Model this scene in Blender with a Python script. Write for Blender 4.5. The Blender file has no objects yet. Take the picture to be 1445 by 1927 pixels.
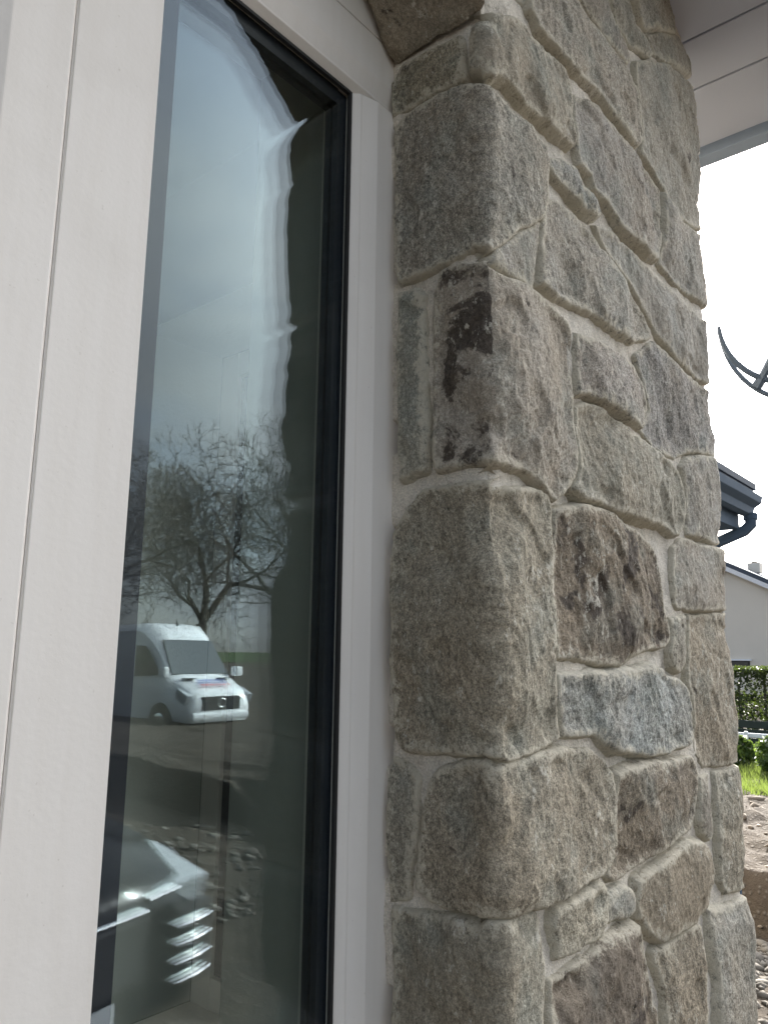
import bpy, bmesh, math, random
import numpy as np
from mathutils import Vector, Matrix

# ------------------------------------------------------------------ camera, sky, sun, exposure
scene = bpy.context.scene
R = math.radians
GZ = 1.65                                   # eye height above the ground
cam_d = bpy.data.cameras.new('camera')
cam_d.sensor_fit = 'VERTICAL'; cam_d.sensor_height = 36.0; cam_d.lens = 36.0 * 1447 / 1927
cam_d.clip_start = 0.02; cam_d.clip_end = 3000
cam = bpy.data.objects.new('camera', cam_d); scene.collection.objects.link(cam); scene.camera = cam
_y, _p, _r = R(40.263), R(10.355), R(0.6596)
_f = Vector((math.cos(_y) * math.cos(_p), math.sin(_y) * math.cos(_p), math.sin(_p)))
_rt = Vector((math.sin(_y), -math.cos(_y), 0)); _up = _rt.cross(_f)
_x = _rt * math.cos(_r) + _up * math.sin(_r); _u2 = -_rt * math.sin(_r) + _up * math.cos(_r)
cam.matrix_world = Matrix(((_x.x, _u2.x, -_f.x, 0), (_x.y, _u2.y, -_f.y, 0), (_x.z, _u2.z, -_f.z, GZ), (0, 0, 0, 1)))

SUN_AZ, SUN_EL = R(17.1), R(26.4)           # azimuth from +X towards +Y
sl = bpy.data.lights.new('sun', 'SUN'); sl.energy = 4.6; sl.angle = R(0.5); sl.color = (1.0, 0.95, 0.87)
so = bpy.data.objects.new('sun', sl); scene.collection.objects.link(so)
so.rotation_euler = (math.pi / 2 - SUN_EL, 0, SUN_AZ + math.pi / 2); so.location = (20, 6, 15)

world = bpy.data.worlds.new('World'); scene.world = world; world.use_nodes = True
wn, wl = world.node_tree.nodes, world.node_tree.links
wn.clear()
w_out = wn.new('ShaderNodeOutputWorld'); w_bg = wn.new('ShaderNodeBackground'); w_bg.inputs['Strength'].default_value = 0.12
w_sky = wn.new('ShaderNodeTexSky'); w_sky.sky_type = 'NISHITA'; w_sky.sun_disc = False
w_sky.sun_elevation = SUN_EL; w_sky.sun_rotation = math.pi / 2 - SUN_AZ; w_sky.dust_density = 2.0; w_sky.air_density = 1.0
w_tc = wn.new('ShaderNodeTexCoord'); w_sep = wn.new('ShaderNodeSeparateXYZ')
w_add = wn.new('ShaderNodeMath'); w_add.operation = 'ADD'; w_add.inputs[1].default_value = 0.28
w_div = wn.new('ShaderNodeVectorMath'); w_div.operation = 'DIVIDE'
w_cmb = wn.new('ShaderNodeCombineXYZ')
w_noi = wn.new('ShaderNodeTexNoise'); w_noi.inputs['Scale'].default_value = 1.15; w_noi.inputs['Detail'].default_value = 4; w_noi.inputs['Roughness'].default_value = 0.52
w_rmp = wn.new('ShaderNodeValToRGB'); w_rmp.color_ramp.elements[0].position = 0.22; w_rmp.color_ramp.elements[1].position = 0.60
w_noi2 = wn.new('ShaderNodeTexNoise'); w_noi2.inputs['Scale'].default_value = 2.1; w_noi2.inputs['Detail'].default_value = 5
w_crm = wn.new('ShaderNodeValToRGB')
w_crm.color_ramp.elements[0].position = 0.33; w_crm.color_ramp.elements[0].color = (5.1, 5.2, 5.35, 1)
w_crm.color_ramp.elements[1].position = 0.66; w_crm.color_ramp.elements[1].color = (7.2, 7.1, 6.95, 1)
w_mix = wn.new('ShaderNodeMix'); w_mix.data_type = 'RGBA'
wl.new(w_tc.outputs['Generated'], w_sep.inputs[0]); wl.new(w_sep.outputs['Z'], w_add.inputs[0])
for i in range(3): wl.new(w_add.outputs[0], w_cmb.inputs[i])
wl.new(w_tc.outputs['Generated'], w_div.inputs[0]); wl.new(w_cmb.outputs[0], w_div.inputs[1])
wl.new(w_div.outputs[0], w_noi.inputs['Vector']); wl.new(w_div.outputs[0], w_noi2.inputs['Vector'])
wl.new(w_noi.outputs['Fac'], w_rmp.inputs[0]); wl.new(w_noi2.outputs['Fac'], w_crm.inputs[0])
wl.new(w_rmp.outputs['Color'], w_mix.inputs['Factor']); wl.new(w_sky.outputs[0], w_mix.inputs['A'])
# thin cloud scatters forward: the deck brightens steadily towards the sun all round the sky
w_sun = wn.new('ShaderNodeVectorMath'); w_sun.operation = 'DOT_PRODUCT'
w_sun.inputs[1].default_value = (math.cos(SUN_EL) * math.cos(SUN_AZ), math.cos(SUN_EL) * math.sin(SUN_AZ), math.sin(SUN_EL))
w_mr = wn.new('ShaderNodeMapRange'); w_mr.inputs[1].default_value = -1; w_mr.inputs[2].default_value = 1; w_mr.inputs[3].default_value = 0; w_mr.inputs[4].default_value = 1
w_pw = wn.new('ShaderNodeMath'); w_pw.operation = 'POWER'; w_pw.inputs[1].default_value = 7.0
w_ma = wn.new('ShaderNodeMath'); w_ma.operation = 'MULTIPLY_ADD'; w_ma.inputs[1].default_value = 5.3; w_ma.inputs[2].default_value = 0.20
w_sc = wn.new('ShaderNodeVectorMath'); w_sc.operation = 'SCALE'
wl.new(w_tc.outputs['Generated'], w_sun.inputs[0]); wl.new(w_sun.outputs['Value'], w_mr.inputs[0]); wl.new(w_mr.outputs[0], w_pw.inputs[0])
wl.new(w_pw.outputs[0], w_ma.inputs[0]); wl.new(w_crm.outputs[0], w_sc.inputs[0]); wl.new(w_ma.outputs[0], w_sc.inputs['Scale'])
wl.new(w_sc.outputs[0], w_mix.inputs['B'])
wl.new(w_mix.outputs['Result'], w_bg.inputs['Color']); wl.new(w_bg.outputs[0], w_out.inputs['Surface'])

vs = scene.view_settings
vs.view_transform = 'Standard'; vs.look = 'None'; vs.gamma = 1.0; vs.use_curve_mapping = False; vs.exposure = 2.0
scene.cycles.max_bounces = 16; scene.cycles.transparent_max_bounces = 32; scene.cycles.diffuse_bounces = 5; scene.cycles.glossy_bounces = 6
scene.cycles.caustics_reflective = False; scene.cycles.caustics_refractive = False
scene.cycles.use_denoising = True

# ------------------------------------------------------------------ numpy noise
_rng = np.random.RandomState(7)
_PERM = np.tile(_rng.permutation(512), 3)
_GR = _rng.normal(size=(512, 3)); _GR /= np.linalg.norm(_GR, axis=1)[:, None]
def noise(p, scale=1.0, seed=0):
    """gradient noise, roughly -0.7..0.7; p is (N,3)"""
    q = p * scale + seed * 17.31
    i = np.floor(q).astype(np.int64); f = q - i
    w = f * f * f * (f * (f * 6 - 15) + 10)
    i &= 511
    r = 0
    for dx in (0, 1):
        wx = w[:, 0] if dx else 1 - w[:, 0]
        for dy in (0, 1):
            wy = w[:, 1] if dy else 1 - w[:, 1]
            for dz in (0, 1):
                wz = w[:, 2] if dz else 1 - w[:, 2]
                g = _GR[_PERM[(_PERM[(_PERM[(i[:, 0] + dx) & 511] + i[:, 1] + dy) & 511] + i[:, 2] + dz) & 511]]
                r = r + wx * wy * wz * (g[:, 0] * (f[:, 0] - dx) + g[:, 1] * (f[:, 1] - dy) + g[:, 2] * (f[:, 2] - dz))
    return r * 1.4
def sstep(a, b, x):
    t = np.clip((x - a) / (b - a), 0, 1); return t * t * (3 - 2 * t)

# ------------------------------------------------------------------ material helpers
class NT:
    def __init__(s, name):
        s.m = bpy.data.materials.new(name); s.m.use_nodes = True
        s.n, s.l = s.m.node_tree.nodes, s.m.node_tree.links
        s.b = s.n['Principled BSDF']; s.out = s.n['Material Output']
    def put(s, sock, v):
        if hasattr(v, 'bl_idname') or isinstance(v, bpy.types.NodeSocket): s.l.new(v, sock)
        elif v is not None:
            if isinstance(v, (tuple, list)) and len(v) == 3 and sock.type == 'RGBA': v = (*v, 1)
            sock.default_value = v
    def tc(s, kind='Object'): return s.n.new('ShaderNodeTexCoord').outputs[kind]
    def noise(s, vec, scale, detail=4, rough=0.55, dist=0.0):
        k = s.n.new('ShaderNodeTexNoise'); s.put(k.inputs['Vector'], vec); k.inputs['Scale'].default_value = scale
        k.inputs['Detail'].default_value = detail; k.inputs['Roughness'].default_value = rough; k.inputs['Distortion'].default_value = dist
        return k.outputs['Fac']
    def vor(s, vec, scale, feature='F1'):
        k = s.n.new('ShaderNodeTexVoronoi'); k.feature = feature; s.put(k.inputs['Vector'], vec); k.inputs['Scale'].default_value = scale
        return k.outputs['Distance']
    def map(s, vec, scale=(1, 1, 1), rot=(0, 0, 0)):
        k = s.n.new('ShaderNodeMapping'); s.put(k.inputs['Vector'], vec); k.inputs['Scale'].default_value = scale; k.inputs['Rotation'].default_value = rot
        return k.outputs[0]
    def math(s, op, a, b=None, c=None, clamp=False):
        k = s.n.new('ShaderNodeMath'); k.operation = op; k.use_clamp = clamp
        for i, v in enumerate((a, b, c)):
            if v is not None: s.put(k.inputs[i], v)
        return k.outputs[0]
    def vmath(s, op, a, b=None, scale=None):
        k = s.n.new('ShaderNodeVectorMath'); k.operation = op; s.put(k.inputs[0], a)
        if b is not None: s.put(k.inputs[1], b)
        if scale is not None: s.put(k.inputs['Scale'], scale)
        return k.outputs[0]
    def mr(s, v, a, b, c, d, smooth=False):
        k = s.n.new('ShaderNodeMapRange'); s.put(k.inputs[0], v)
        if smooth: k.interpolation_type = 'SMOOTHSTEP'
        for i, x in enumerate((a, b, c, d)): s.put(k.inputs[i + 1], x)
        return k.outputs[0]
    def mix(s, fac, a, b, blend='MIX'):
        k = s.n.new('ShaderNodeMix'); k.data_type = 'RGBA'; k.blend_type = blend
        s.put(k.inputs['Factor'], fac); s.put(k.inputs['A'], a); s.put(k.inputs['B'], b)
        return k.outputs['Result']
    def bump(s, h, dist=0.002, strength=1.0, normal=None):
        k = s.n.new('ShaderNodeBump'); s.put(k.inputs['Height'], h); k.inputs['Distance'].default_value = dist; k.inputs['Strength'].default_value = strength
        if normal is not None: s.put(k.inputs['Normal'], normal)
        return k.outputs[0]
    def attr(s, name):
        k = s.n.new('ShaderNodeAttribute'); k.attribute_name = name; return k.outputs['Fac']
    def set(s, color=None, rough=None, metal=None, normal=None, spec=None, coat=None):
        s.put(s.b.inputs['Base Color'], color); s.put(s.b.inputs['Roughness'], rough); s.put(s.b.inputs['Metallic'], metal)
        s.put(s.b.inputs['Normal'], normal); s.put(s.b.inputs['Specular IOR Level'], spec); s.put(s.b.inputs['Coat Weight'], coat)
        return s.m

def plain(name, col, rough=0.5, metal=0.0, var=0.12, scale=12.0, bump=0.0, bscale=80.0, spec=0.4, coat=None):
    t = NT(name); v = t.tc()
    n = t.noise(v, scale, 5, 0.6)
    c = t.mix(n, tuple(x * (1 - var) for x in col), tuple(min(1, x * (1 + var)) for x in col))
    nm = t.bump(t.noise(v, bscale, 4), bump, 1.0) if bump else None
    return t.set(c, t.mr(t.noise(v, scale * 2.3, 3), 0.3, 0.7, max(0.02, rough - 0.05), min(1, rough + 0.05)), metal, nm, spec, coat)

def make_stone_mat():
    t = NT('gritstone')
    oi = t.n.new('ShaderNodeObjectInfo')
    off = t.math('MULTIPLY', oi.outputs['Random'], 37.0)
    v = t.vmath('ADD', t.tc(), off)
    grain = t.map(v, (1, 1, 0.72), (0.45, 0.3, 0.0))
    n_big = t.noise(v, 7.0, 4, 0.6)
    n_mid = t.noise(v, 52.0, 6, 0.72, 0.3)
    n_fin = t.noise(grain, 230.0, 5, 0.72)
    n_spk = t.noise(grain, 620.0, 3, 0.7)
    col = t.mix(t.mr(n_big, 0.36, 0.64, 0, 1), oi.outputs['Color'], (0.30, 0.245, 0.185), 'MIX')
    col = t.mix(0.42, oi.outputs['Color'], col)
    col = t.mix(t.mr(t.noise(v, 11.0, 3), 0.52, 0.7, 0, 0.45), col, (0.24, 0.265, 0.255))
    k = t.math('MULTIPLY', t.mr(n_mid, 0.32, 0.68, 0.80, 1.20), t.mr(n_fin, 0.36, 0.66, 0.64, 1.36))
    k = t.math('MULTIPLY', k, t.mr(n_spk, 0.36, 0.66, 0.66, 1.34))
    vary = t.mr(t.math('FRACT', t.math('MULTIPLY', oi.outputs['Random'], 7.31)), 0, 1, 0.55, 1.25)      # some stones are even-grained, others coarse
    k = t.math('MULTIPLY_ADD', t.math('SUBTRACT', k, 1.0), vary, 1.0)
    col = t.vmath('MULTIPLY', col, t.n_comb(k))
    pit = t.mr(t.noise(grain, 120.0, 4, 0.75), 0.30, 0.40, 0.45, 1.0, True)
    col = t.vmath('MULTIPLY', col, t.n_comb(pit))
    # dark weathered skin in patches with hard, crumbly borders
    sm = t.math('ADD', t.noise(v, 13.0, 5, 0.65, 0.5), t.math('MULTIPLY', n_fin, 0.22))
    sm = t.mr(t.math('ADD', sm, t.math('MULTIPLY', t.attr('stain'), 0.34)), 0.77, 0.83, 0, 0.93, True)
    dk = t.mix(t.noise(v, 24.0, 4), (0.036, 0.033, 0.034), (0.10, 0.08, 0.066))
    dk = t.vmath('MULTIPLY', dk, t.n_comb(t.mr(n_fin, 0.34, 0.66, 0.5, 1.6)))
    col = t.mix(sm, col, dk)
    # lime smears: along the joints and as loose chalky flecks
    e = t.mr(t.attr('edge'), 0.0, 0.026, 1.0, 0.0)
    lm = t.math('ADD', t.math('MULTIPLY', e, 0.25), t.math('ADD', t.math('MULTIPLY', n_mid, 0.55), t.math('MULTIPLY', n_fin, 0.35)))
    lm = t.mr(lm, 0.565, 0.70, 0, 0.75, True)
    col = t.mix(lm, col, (0.52, 0.49, 0.43))
    fl = t.math('ADD', t.math('MULTIPLY', t.noise(t.map(v, (1, 1, 0.6), (0.35, 0.2, 0)), 85.0, 5, 0.75), 0.75), t.math('MULTIPLY', t.noise(v, 6.0, 3), 0.25))
    col = t.mix(t.mr(fl, 0.565, 0.63, 0, 0.75, True), col, (0.58, 0.565, 0.53))
    col = t.vmath('MULTIPLY', col, (1.12, 1.095, 1.01))
    h = t.math('ADD', t.math('MULTIPLY', n_fin, 0.65), t.math('ADD', t.math('MULTIPLY', n_spk, 0.35), t.math('MULTIPLY', n_mid, 1.2)))
    return t.set(col, 0.9, 0.0, t.bump(h, 0.0042, 1.0), 0.25)
def _n_comb(s, k):
    c = s.n.new('ShaderNodeCombineXYZ')
    for i in range(3): s.l.new(k, c.inputs[i])
    return c.outputs[0]
NT.n_comb = _n_comb

def make_mortar_mat():
    t = NT('lime_mortar'); v = t.tc()
    n1, n2, n3 = t.noise(v, 9.0, 4), t.noise(v, 55.0, 6, 0.7), t.noise(v, 420.0, 3, 0.6)
    col = t.mix(t.mr(n1, 0.35, 0.65, 0, 1), (0.68, 0.625, 0.54), (0.60, 0.56, 0.495))
    col = t.mix(t.mr(n2, 0.52, 0.72, 0, 0.7), col, (0.36, 0.315, 0.26))
    col = t.mix(t.mr(t.noise(v, 21.0, 5, 0.7), 0.55, 0.7, 0, 0.5), col, (0.42, 0.40, 0.37))
    col = t.vmath('MULTIPLY', col, t.n_comb(t.mr(n3, 0.35, 0.65, 0.80, 1.16)))
    h = t.math('ADD', n2, t.math('MULTIPLY', n3, 0.4))
    cr = t.vor(t.vmath('ADD', v, t.n_comb(t.math('MULTIPLY', n2, 0.05))), 13.0, 'DISTANCE_TO_EDGE')
    return t.set(col, 0.92, 0, t.bump(h, 0.004, 1.0, t.bump(t.mr(cr, 0, 0.02, 0, 1), 0.0012, 0.5)), 0.2)

def make_glass_mat(name, tint=(0.97, 0.985, 0.975), boost=1.0):
    t = NT(name); t.n.remove(t.b)
    geo = t.n.new('ShaderNodeNewGeometry')
    ior = t.mr(geo.outputs['Backfacing'], 0, 1, 1.52, 1 / 1.52)
    fr = t.n.new('ShaderNodeFresnel'); t.l.new(ior, fr.inputs['IOR'])
    tr = t.n.new('ShaderNodeBsdfTransparent'); tr.inputs['Color'].default_value = (*tint, 1)
    gl = t.n.new('ShaderNodeBsdfGlossy'); gl.inputs['Roughness'].default_value = 0.0; gl.inputs['Color'].default_value = (0.60, 0.70, 0.78, 1)
    mx = t.n.new('ShaderNodeMixShader')
    t.l.new(t.math('MULTIPLY', fr.outputs[0], boost, clamp=True), mx.inputs[0]); t.l.new(tr.outputs[0], mx.inputs[1]); t.l.new(gl.outputs[0], mx.inputs[2])
    t.l.new(mx.outputs[0], t.out.inputs['Surface']); return t.m

def make_ground_mat():
    t = NT('site_earth'); v = t.tc()
    n1, n2, n3 = t.noise(v, 0.35, 5), t.noise(v, 4.0, 6, 0.65), t.noise(v, 45.0, 5, 0.7)
    col = t.mix(n1, (0.048, 0.038, 0.029), (0.08, 0.064, 0.048))
    col = t.mix(t.mr(n2, 0.42, 0.66, 0, 0.9), col, (0.05, 0.04, 0.032))
    peb = t.vor(v, 26.0)
    col = t.mix(t.mr(peb, 0.10, 0.34, 0.35, 0), col, (0.20, 0.185, 0.165))
    h = t.math('ADD', t.math('MULTIPLY', n2, 1.2), t.math('ADD', t.math('MULTIPLY', n3, 0.3), t.mr(peb, 0, 0.4, 0.35, 0)))
    return t.set(col, 0.95, 0, t.bump(h, 0.05, 0.8), 0.15)

def make_grass_mat(name, a, b):
    t = NT(name); v = t.tc()
    col = t.mix(t.noise(v, 0.5, 6, 0.7), a, b)
    return t.set(col, 0.85, 0, t.bump(t.noise(v, 18.0, 5, 0.7), 0.04, 0.8), 0.2)

def leaf_mat(name, a, b, trans=0.35):
    t = NT(name); oi = t.n.new('ShaderNodeNewGeometry')
    col = t.mix(oi.outputs['Random Per Island'], a, b)
    t.set(col, 0.5, 0, None, 0.35)
    tl = t.n.new('ShaderNodeBsdfTranslucent'); t.put(tl.inputs['Color'], t.mix(0.5, col, (0.35, 0.5, 0.08)))
    mx = t.n.new('ShaderNodeMixShader'); mx.inputs[0].default_value = trans
    t.l.new(t.b.outputs[0], mx.inputs[1]); t.l.new(tl.outputs[0], mx.inputs[2]); t.l.new(mx.outputs[0], t.out.inputs['Surface'])
    return t.m

def make_frame_mat():
    t = NT('cream_painted_frame'); v = t.tc()
    run = t.noise(t.map(v, (1, 1, 0.06)), 55.0, 5, 0.6)                 # faint vertical water runs
    dust = t.noise(v, 6.0, 6, 0.65); fleck = t.noise(v, 210.0, 2, 0.5)
    col = t.mix(t.mr(run, 0.4, 0.72, 0, 0.5), (0.81, 0.772, 0.728), (0.745, 0.70, 0.645))
    col = t.mix(t.mr(dust, 0.50, 0.75, 0, 0.45), col, (0.70, 0.66, 0.61))
    col = t.mix(t.mr(fleck, 0.72, 0.78, 0, 0.3), col, (0.45, 0.40, 0.34))
    return t.set(col, t.mr(dust, 0.3, 0.7, 0.36, 0.55), 0, t.bump(t.noise(v, 160.0, 3), 0.0002, 1.0), 0.4)

M = dict(
    stone=make_stone_mat(), mortar=make_mortar_mat(), glass=make_glass_mat('window_glass'), ground=make_ground_mat(),
    frame=make_frame_mat(),
    gasket=plain('dark_glazing_spacer', (0.012, 0.016, 0.024), 0.35, var=0.2),
    rubber=plain('black_rubber', (0.02, 0.02, 0.02), 0.7),
    plaster=plain('pale_plaster', (0.46, 0.47, 0.445), 0.85, var=0.06, scale=3, bump=0.0008, bscale=90),
    room_shade=plain('shade_darkened_plaster', (0.14, 0.15, 0.14), 0.9, var=0.06, scale=3),  # room walls and ceiling: the dimness indoors is put into the colour
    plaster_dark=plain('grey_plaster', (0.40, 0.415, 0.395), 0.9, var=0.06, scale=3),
    screed=plain('floor_screed', (0.26, 0.25, 0.235), 0.8, var=0.15),
    soffit=plain('glare_tinted_soffit_board', (0.54, 0.57, 0.66), 0.5, var=0.03, scale=4),  # white boards; the bluish glare is mixed into their colour
    fascia=plain('blue_grey_fascia', (0.33, 0.40, 0.50), 0.45, var=0.05),
    slate=plain('roof_slate', (0.075, 0.09, 0.115), 0.8, var=0.25, scale=20, spec=0.15),
    gutter=plain('glare_blued_gutter', (0.075, 0.11, 0.16), 0.75, var=0.06, spec=0.12),  # dark grey gutter; its blue is glare put into the colour
    render=plain('pale_render', (0.66, 0.62, 0.555), 0.9, var=0.05, scale=1.5, bump=0.002, bscale=60),
    iron=plain('glare_blued_metal', (0.09, 0.12, 0.165), 0.45, 0.2),  # dark metal made paler and bluer, carrying the glare in its colour
    opal=plain('smoked_globe', (0.08, 0.09, 0.11), 0.2, var=0.02),
    white=plain('white_van_paint', (0.80, 0.81, 0.82), 0.25, var=0.03, coat=0.6),
    black=plain('black_car_paint', (0.006, 0.007, 0.009), 0.2, var=0.1, spec=0.14),
    chrome=plain('chrome', (0.92, 0.93, 0.94), 0.10, 1.0, var=0.02),
    carglass=plain('dark_car_glass', (0.03, 0.04, 0.045), 0.05, var=0.1, spec=0.8),
    lamp=plain('headlamp_lens', (0.40, 0.42, 0.44), 0.08, var=0.2, scale=30, spec=0.9),
    trim=plain('black_plastic_trim', (0.025, 0.025, 0.027), 0.55),
    blue=plain('blue_lettering', (0.05, 0.10, 0.38), 0.5), red=plain('red_lettering', (0.55, 0.06, 0.05), 0.5),
    bark=plain('oak_bark', (0.125, 0.115, 0.098), 0.9, var=0.3, scale=6),
    turf=make_grass_mat('field_turf', (0.03, 0.05, 0.012), (0.05, 0.075, 0.022)),
    blade=leaf_mat('grass_blade', (0.06, 0.08, 0.022), (0.135, 0.145, 0.055), 0.35),
    hedge=leaf_mat('hedge_leaf', (0.010, 0.020, 0.009), (0.03, 0.045, 0.015), 0.12),
    bush=leaf_mat('bush_leaf', (0.018, 0.04, 0.012), (0.055, 0.095, 0.028), 0.3),
    petal=leaf_mat('white_petal', (0.75, 0.75, 0.7), (0.85, 0.85, 0.82), 0.3),
    wood_dark=plain('dark_green_board', (0.02, 0.032, 0.026), 0.7, var=0.2), white_rail=plain('white_rail_paint', (0.72, 0.74, 0.78), 0.5),
    rock=plain('broken_rock', (0.15, 0.135, 0.115), 0.9, var=0.45, scale=9, bump=0.004, bscale=60),
    clod=plain('earth_clod', (0.15, 0.122, 0.095), 0.95, var=0.35, scale=9, bump=0.004, bscale=60),
)

# ------------------------------------------------------------------ object helpers
COL = scene.collection
def link(name, me, mat=None, parent=None, smooth=False):
    o = bpy.data.objects.new(name, me); COL.objects.link(o)
    if mat is not None and not me.materials: me.materials.append(mat)
    if smooth: me.polygons.foreach_set('use_smooth', np.ones(len(me.polygons), bool))
    if parent is not None: o.parent = parent
    return o
def mesh_np(name, V, F):
    """F: (n,4) or (n,3) int array"""
    me = bpy.data.meshes.new(name); V = np.asarray(V, np.float32); F = np.asarray(F, np.int32)
    k = F.shape[1]
    me.vertices.add(len(V)); me.vertices.foreach_set('co', V.ravel())
    me.loops.add(F.size); me.loops.foreach_set('vertex_index', F.ravel())
    me.polygons.add(len(F)); me.polygons.foreach_set('loop_start', np.arange(len(F), dtype=np.int32) * k)
    me.update(calc_edges=True); me.validate(); return me
def thing(name, label, cat, loc=(0, 0, 0), group=None):
    o = bpy.data.objects.new(name, None); COL.objects.link(o); o.location = loc; o.empty_display_size = 0.2
    o['label'] = label; o['category'] = cat
    if group: o['group'] = group
    return o
def tag(o, label=None, cat=None, group=None, kind=None):
    for k, v in (('label', label), ('category', cat), ('group', group), ('kind', kind)):
        if v: o[k] = v
    return o
class MB:
    """collects boxes, prisms and tubes into one mesh"""
    def __init__(s): s.v, s.f = [], []
    def add(s, V, F):
        b = len(s.v); s.v += [tuple(map(float, p)) for p in V]; s.f += [tuple(b + i for i in f) for f in F]; return s
    def box(s, x0, x1, y0, y1, z0, z1):
        V = [(x, y, z) for x in (x0, x1) for y in (y0, y1) for z in (z0, z1)]
        return s.add(V, [(0, 1, 3, 2), (4, 6, 7, 5), (0, 4, 5, 1), (2, 3, 7, 6), (0, 2, 6, 4), (1, 5, 7, 3)])
    def prism(s, pts, axis, a, b):
        """pts: 2-D outline; axis 0/1/2 = extrusion axis from a to b"""
        n = len(pts)
        def P(p, t): q = list(p); q.insert(axis, t); return tuple(q)
        V = [P(p, a) for p in pts] + [P(p, b) for p in pts]
        return s.add(V, [tuple(range(n))[::-1], tuple(range(n, 2 * n))] + [(i, (i + 1) % n, n + (i + 1) % n, n + i) for i in range(n)])
    def tube(s, pts, rad, n=8, cap=True):
        pts = [Vector(p) for p in pts]; rad = rad if hasattr(rad, '__len__') else [rad] * len(pts)
        V, F, ref = [], [], None
        for i, p in enumerate(pts):
            d = (pts[min(i + 1, len(pts) - 1)] - pts[max(i - 1, 0)]).normalized()
            ref = (Vector((0, 0, 1)) if abs(d.z) < 0.9 else Vector((1, 0, 0))) if ref is None else ref
            a = (ref - d * ref.dot(d)).normalized(); ref = a; b = d.cross(a)
            V += [p + (a * math.cos(2 * math.pi * k / n) + b * math.sin(2 * math.pi * k / n)) * rad[i] for k in range(n)]
        for i in range(len(pts) - 1):
            F += [(i * n + k, i * n + (k + 1) % n, (i + 1) * n + (k + 1) % n, (i + 1) * n + k) for k in range(n)]
        if cap: F += [tuple(range(n))[::-1], tuple(range((len(pts) - 1) * n, len(pts) * n))]
        return s.add(V, F)
    def build(s, name, mat, parent=None, bevel=0.0, smooth=False, seg=2):
        me = bpy.data.meshes.new(name); me.from_pydata(s.v, [], s.f); me.update()
        bm = bmesh.new(); bm.from_mesh(me); bmesh.ops.recalc_face_normals(bm, faces=bm.faces)
        if bevel: bmesh.ops.bevel(bm, geom=[e for e in bm.edges if e.is_manifold and e.calc_face_angle(0) > 0.35], offset=bevel, segments=seg, profile=0.6, affect='EDGES', clamp_overlap=True)
        bm.to_mesh(me); bm.free()
        o = link(name, me, mat, parent, smooth)
        if smooth:
            try: me.set_sharp_from_angle(angle=R(38))
            except Exception: pass
        return o

# ------------------------------------------------------------------ the ground
FIELD_Y = -24.0
def grid_mesh(name, xs, ys, zf, mat, kind='structure', parent=None):
    X, Y = np.meshgrid(xs, ys, indexing='ij'); P = np.stack([X.ravel(), Y.ravel(), np.zeros(X.size)], 1)
    P[:, 2] = zf(P); nx, ny = len(xs), len(ys)
    i = (np.arange(nx - 1)[:, None] * ny + np.arange(ny - 1)[None]).ravel()
    o = link(name, mesh_np(name, P, np.stack([i, i + ny, i + ny + 1, i + 1], 1)), mat, parent, True)
    if kind: o['kind'] = kind
    return o
link('ground', mesh_np('ground', [(-900, -900, -.42), (900, -900, -.42), (900, 900, -.42), (-900, 900, -.42)], [(0, 1, 2, 3)]), M['ground'])['kind'] = 'structure'
def site_z(P):
    far = sstep(1.5, 4.0, -P[:, 1])
    n = noise(P, 0.9, 1) * 0.05 + noise(P, 3.1, 2) * 0.03 + noise(P, 9.0, 3) * 0.012
    return 0.01 + (n + 0.03) * (0.25 + far) - 0.37 * sstep(3.2, 11, -P[:, 1])
grid_mesh('building_site', np.linspace(-6, 26, 230), np.linspace(-24, -0.2, 180), site_z, M['ground'])
def field_z(P):
    return -0.36 + sstep(-110, -200, P[:, 1]) * 1.0 + noise(P, 0.05, 4) * 0.25
grid_mesh('field', np.linspace(-150, 420, 120), np.linspace(-420, -108, 90), field_z, M['turf'])

# raised earth terrace on the right, its cut bank facing the house
def bank_x(y): return 5.12 + 0.10 * np.sin(y * 1.3) + 0.05 * np.sin(y * 4.1 + 1)
def terrace_z(P):
    e = bank_x(P[:, 1]) + noise(P, 2.2, 5) * 0.10
    s = sstep(0, 0.14, P[:, 0] - e)
    rough = noise(P, 1.1, 6) * 0.07 + np.abs(noise(P, 2.6, 7)) * 0.09 + noise(P, 8, 8) * 0.025 + noise(P, 21, 9) * 0.010
    return 0.012 + s * (0.36 - 0.42 * sstep(6.2, 11, P[:, 0]) + rough) + (1 - s) * np.abs(noise(P, 14, 10)) * 0.03
xs = np.concatenate([np.arange(1.9, 4.9, 0.10), np.arange(4.9, 5.6, 0.015), np.arange(5.6, 11, 0.05), np.arange(11, 60, 0.8)])
ys = np.concatenate([np.arange(-20, -1, 0.6), np.arange(-1, 4, 0.035), np.arange(4, 26, 0.5)])
grid_mesh('earth_terrace', xs, ys, terrace_z, M['ground'])

# ------------------------------------------------------------------ the house (one thing)
house = thing('house', 'new house of rough stone with cream window frame and white soffit, close to the camera', 'house', (1.2, 1.5, 0))
def hp(o):                                   # keep world-space geometry under the offset root
    o.matrix_parent_inverse = house.matrix_world.inverted(); return o
bpy.context.view_layer.update()
house_inv = Matrix.Translation((-1.2, -1.5, 0))
def hpart(o): o.parent = house; o.matrix_parent_inverse = house_inv; return o

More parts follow.
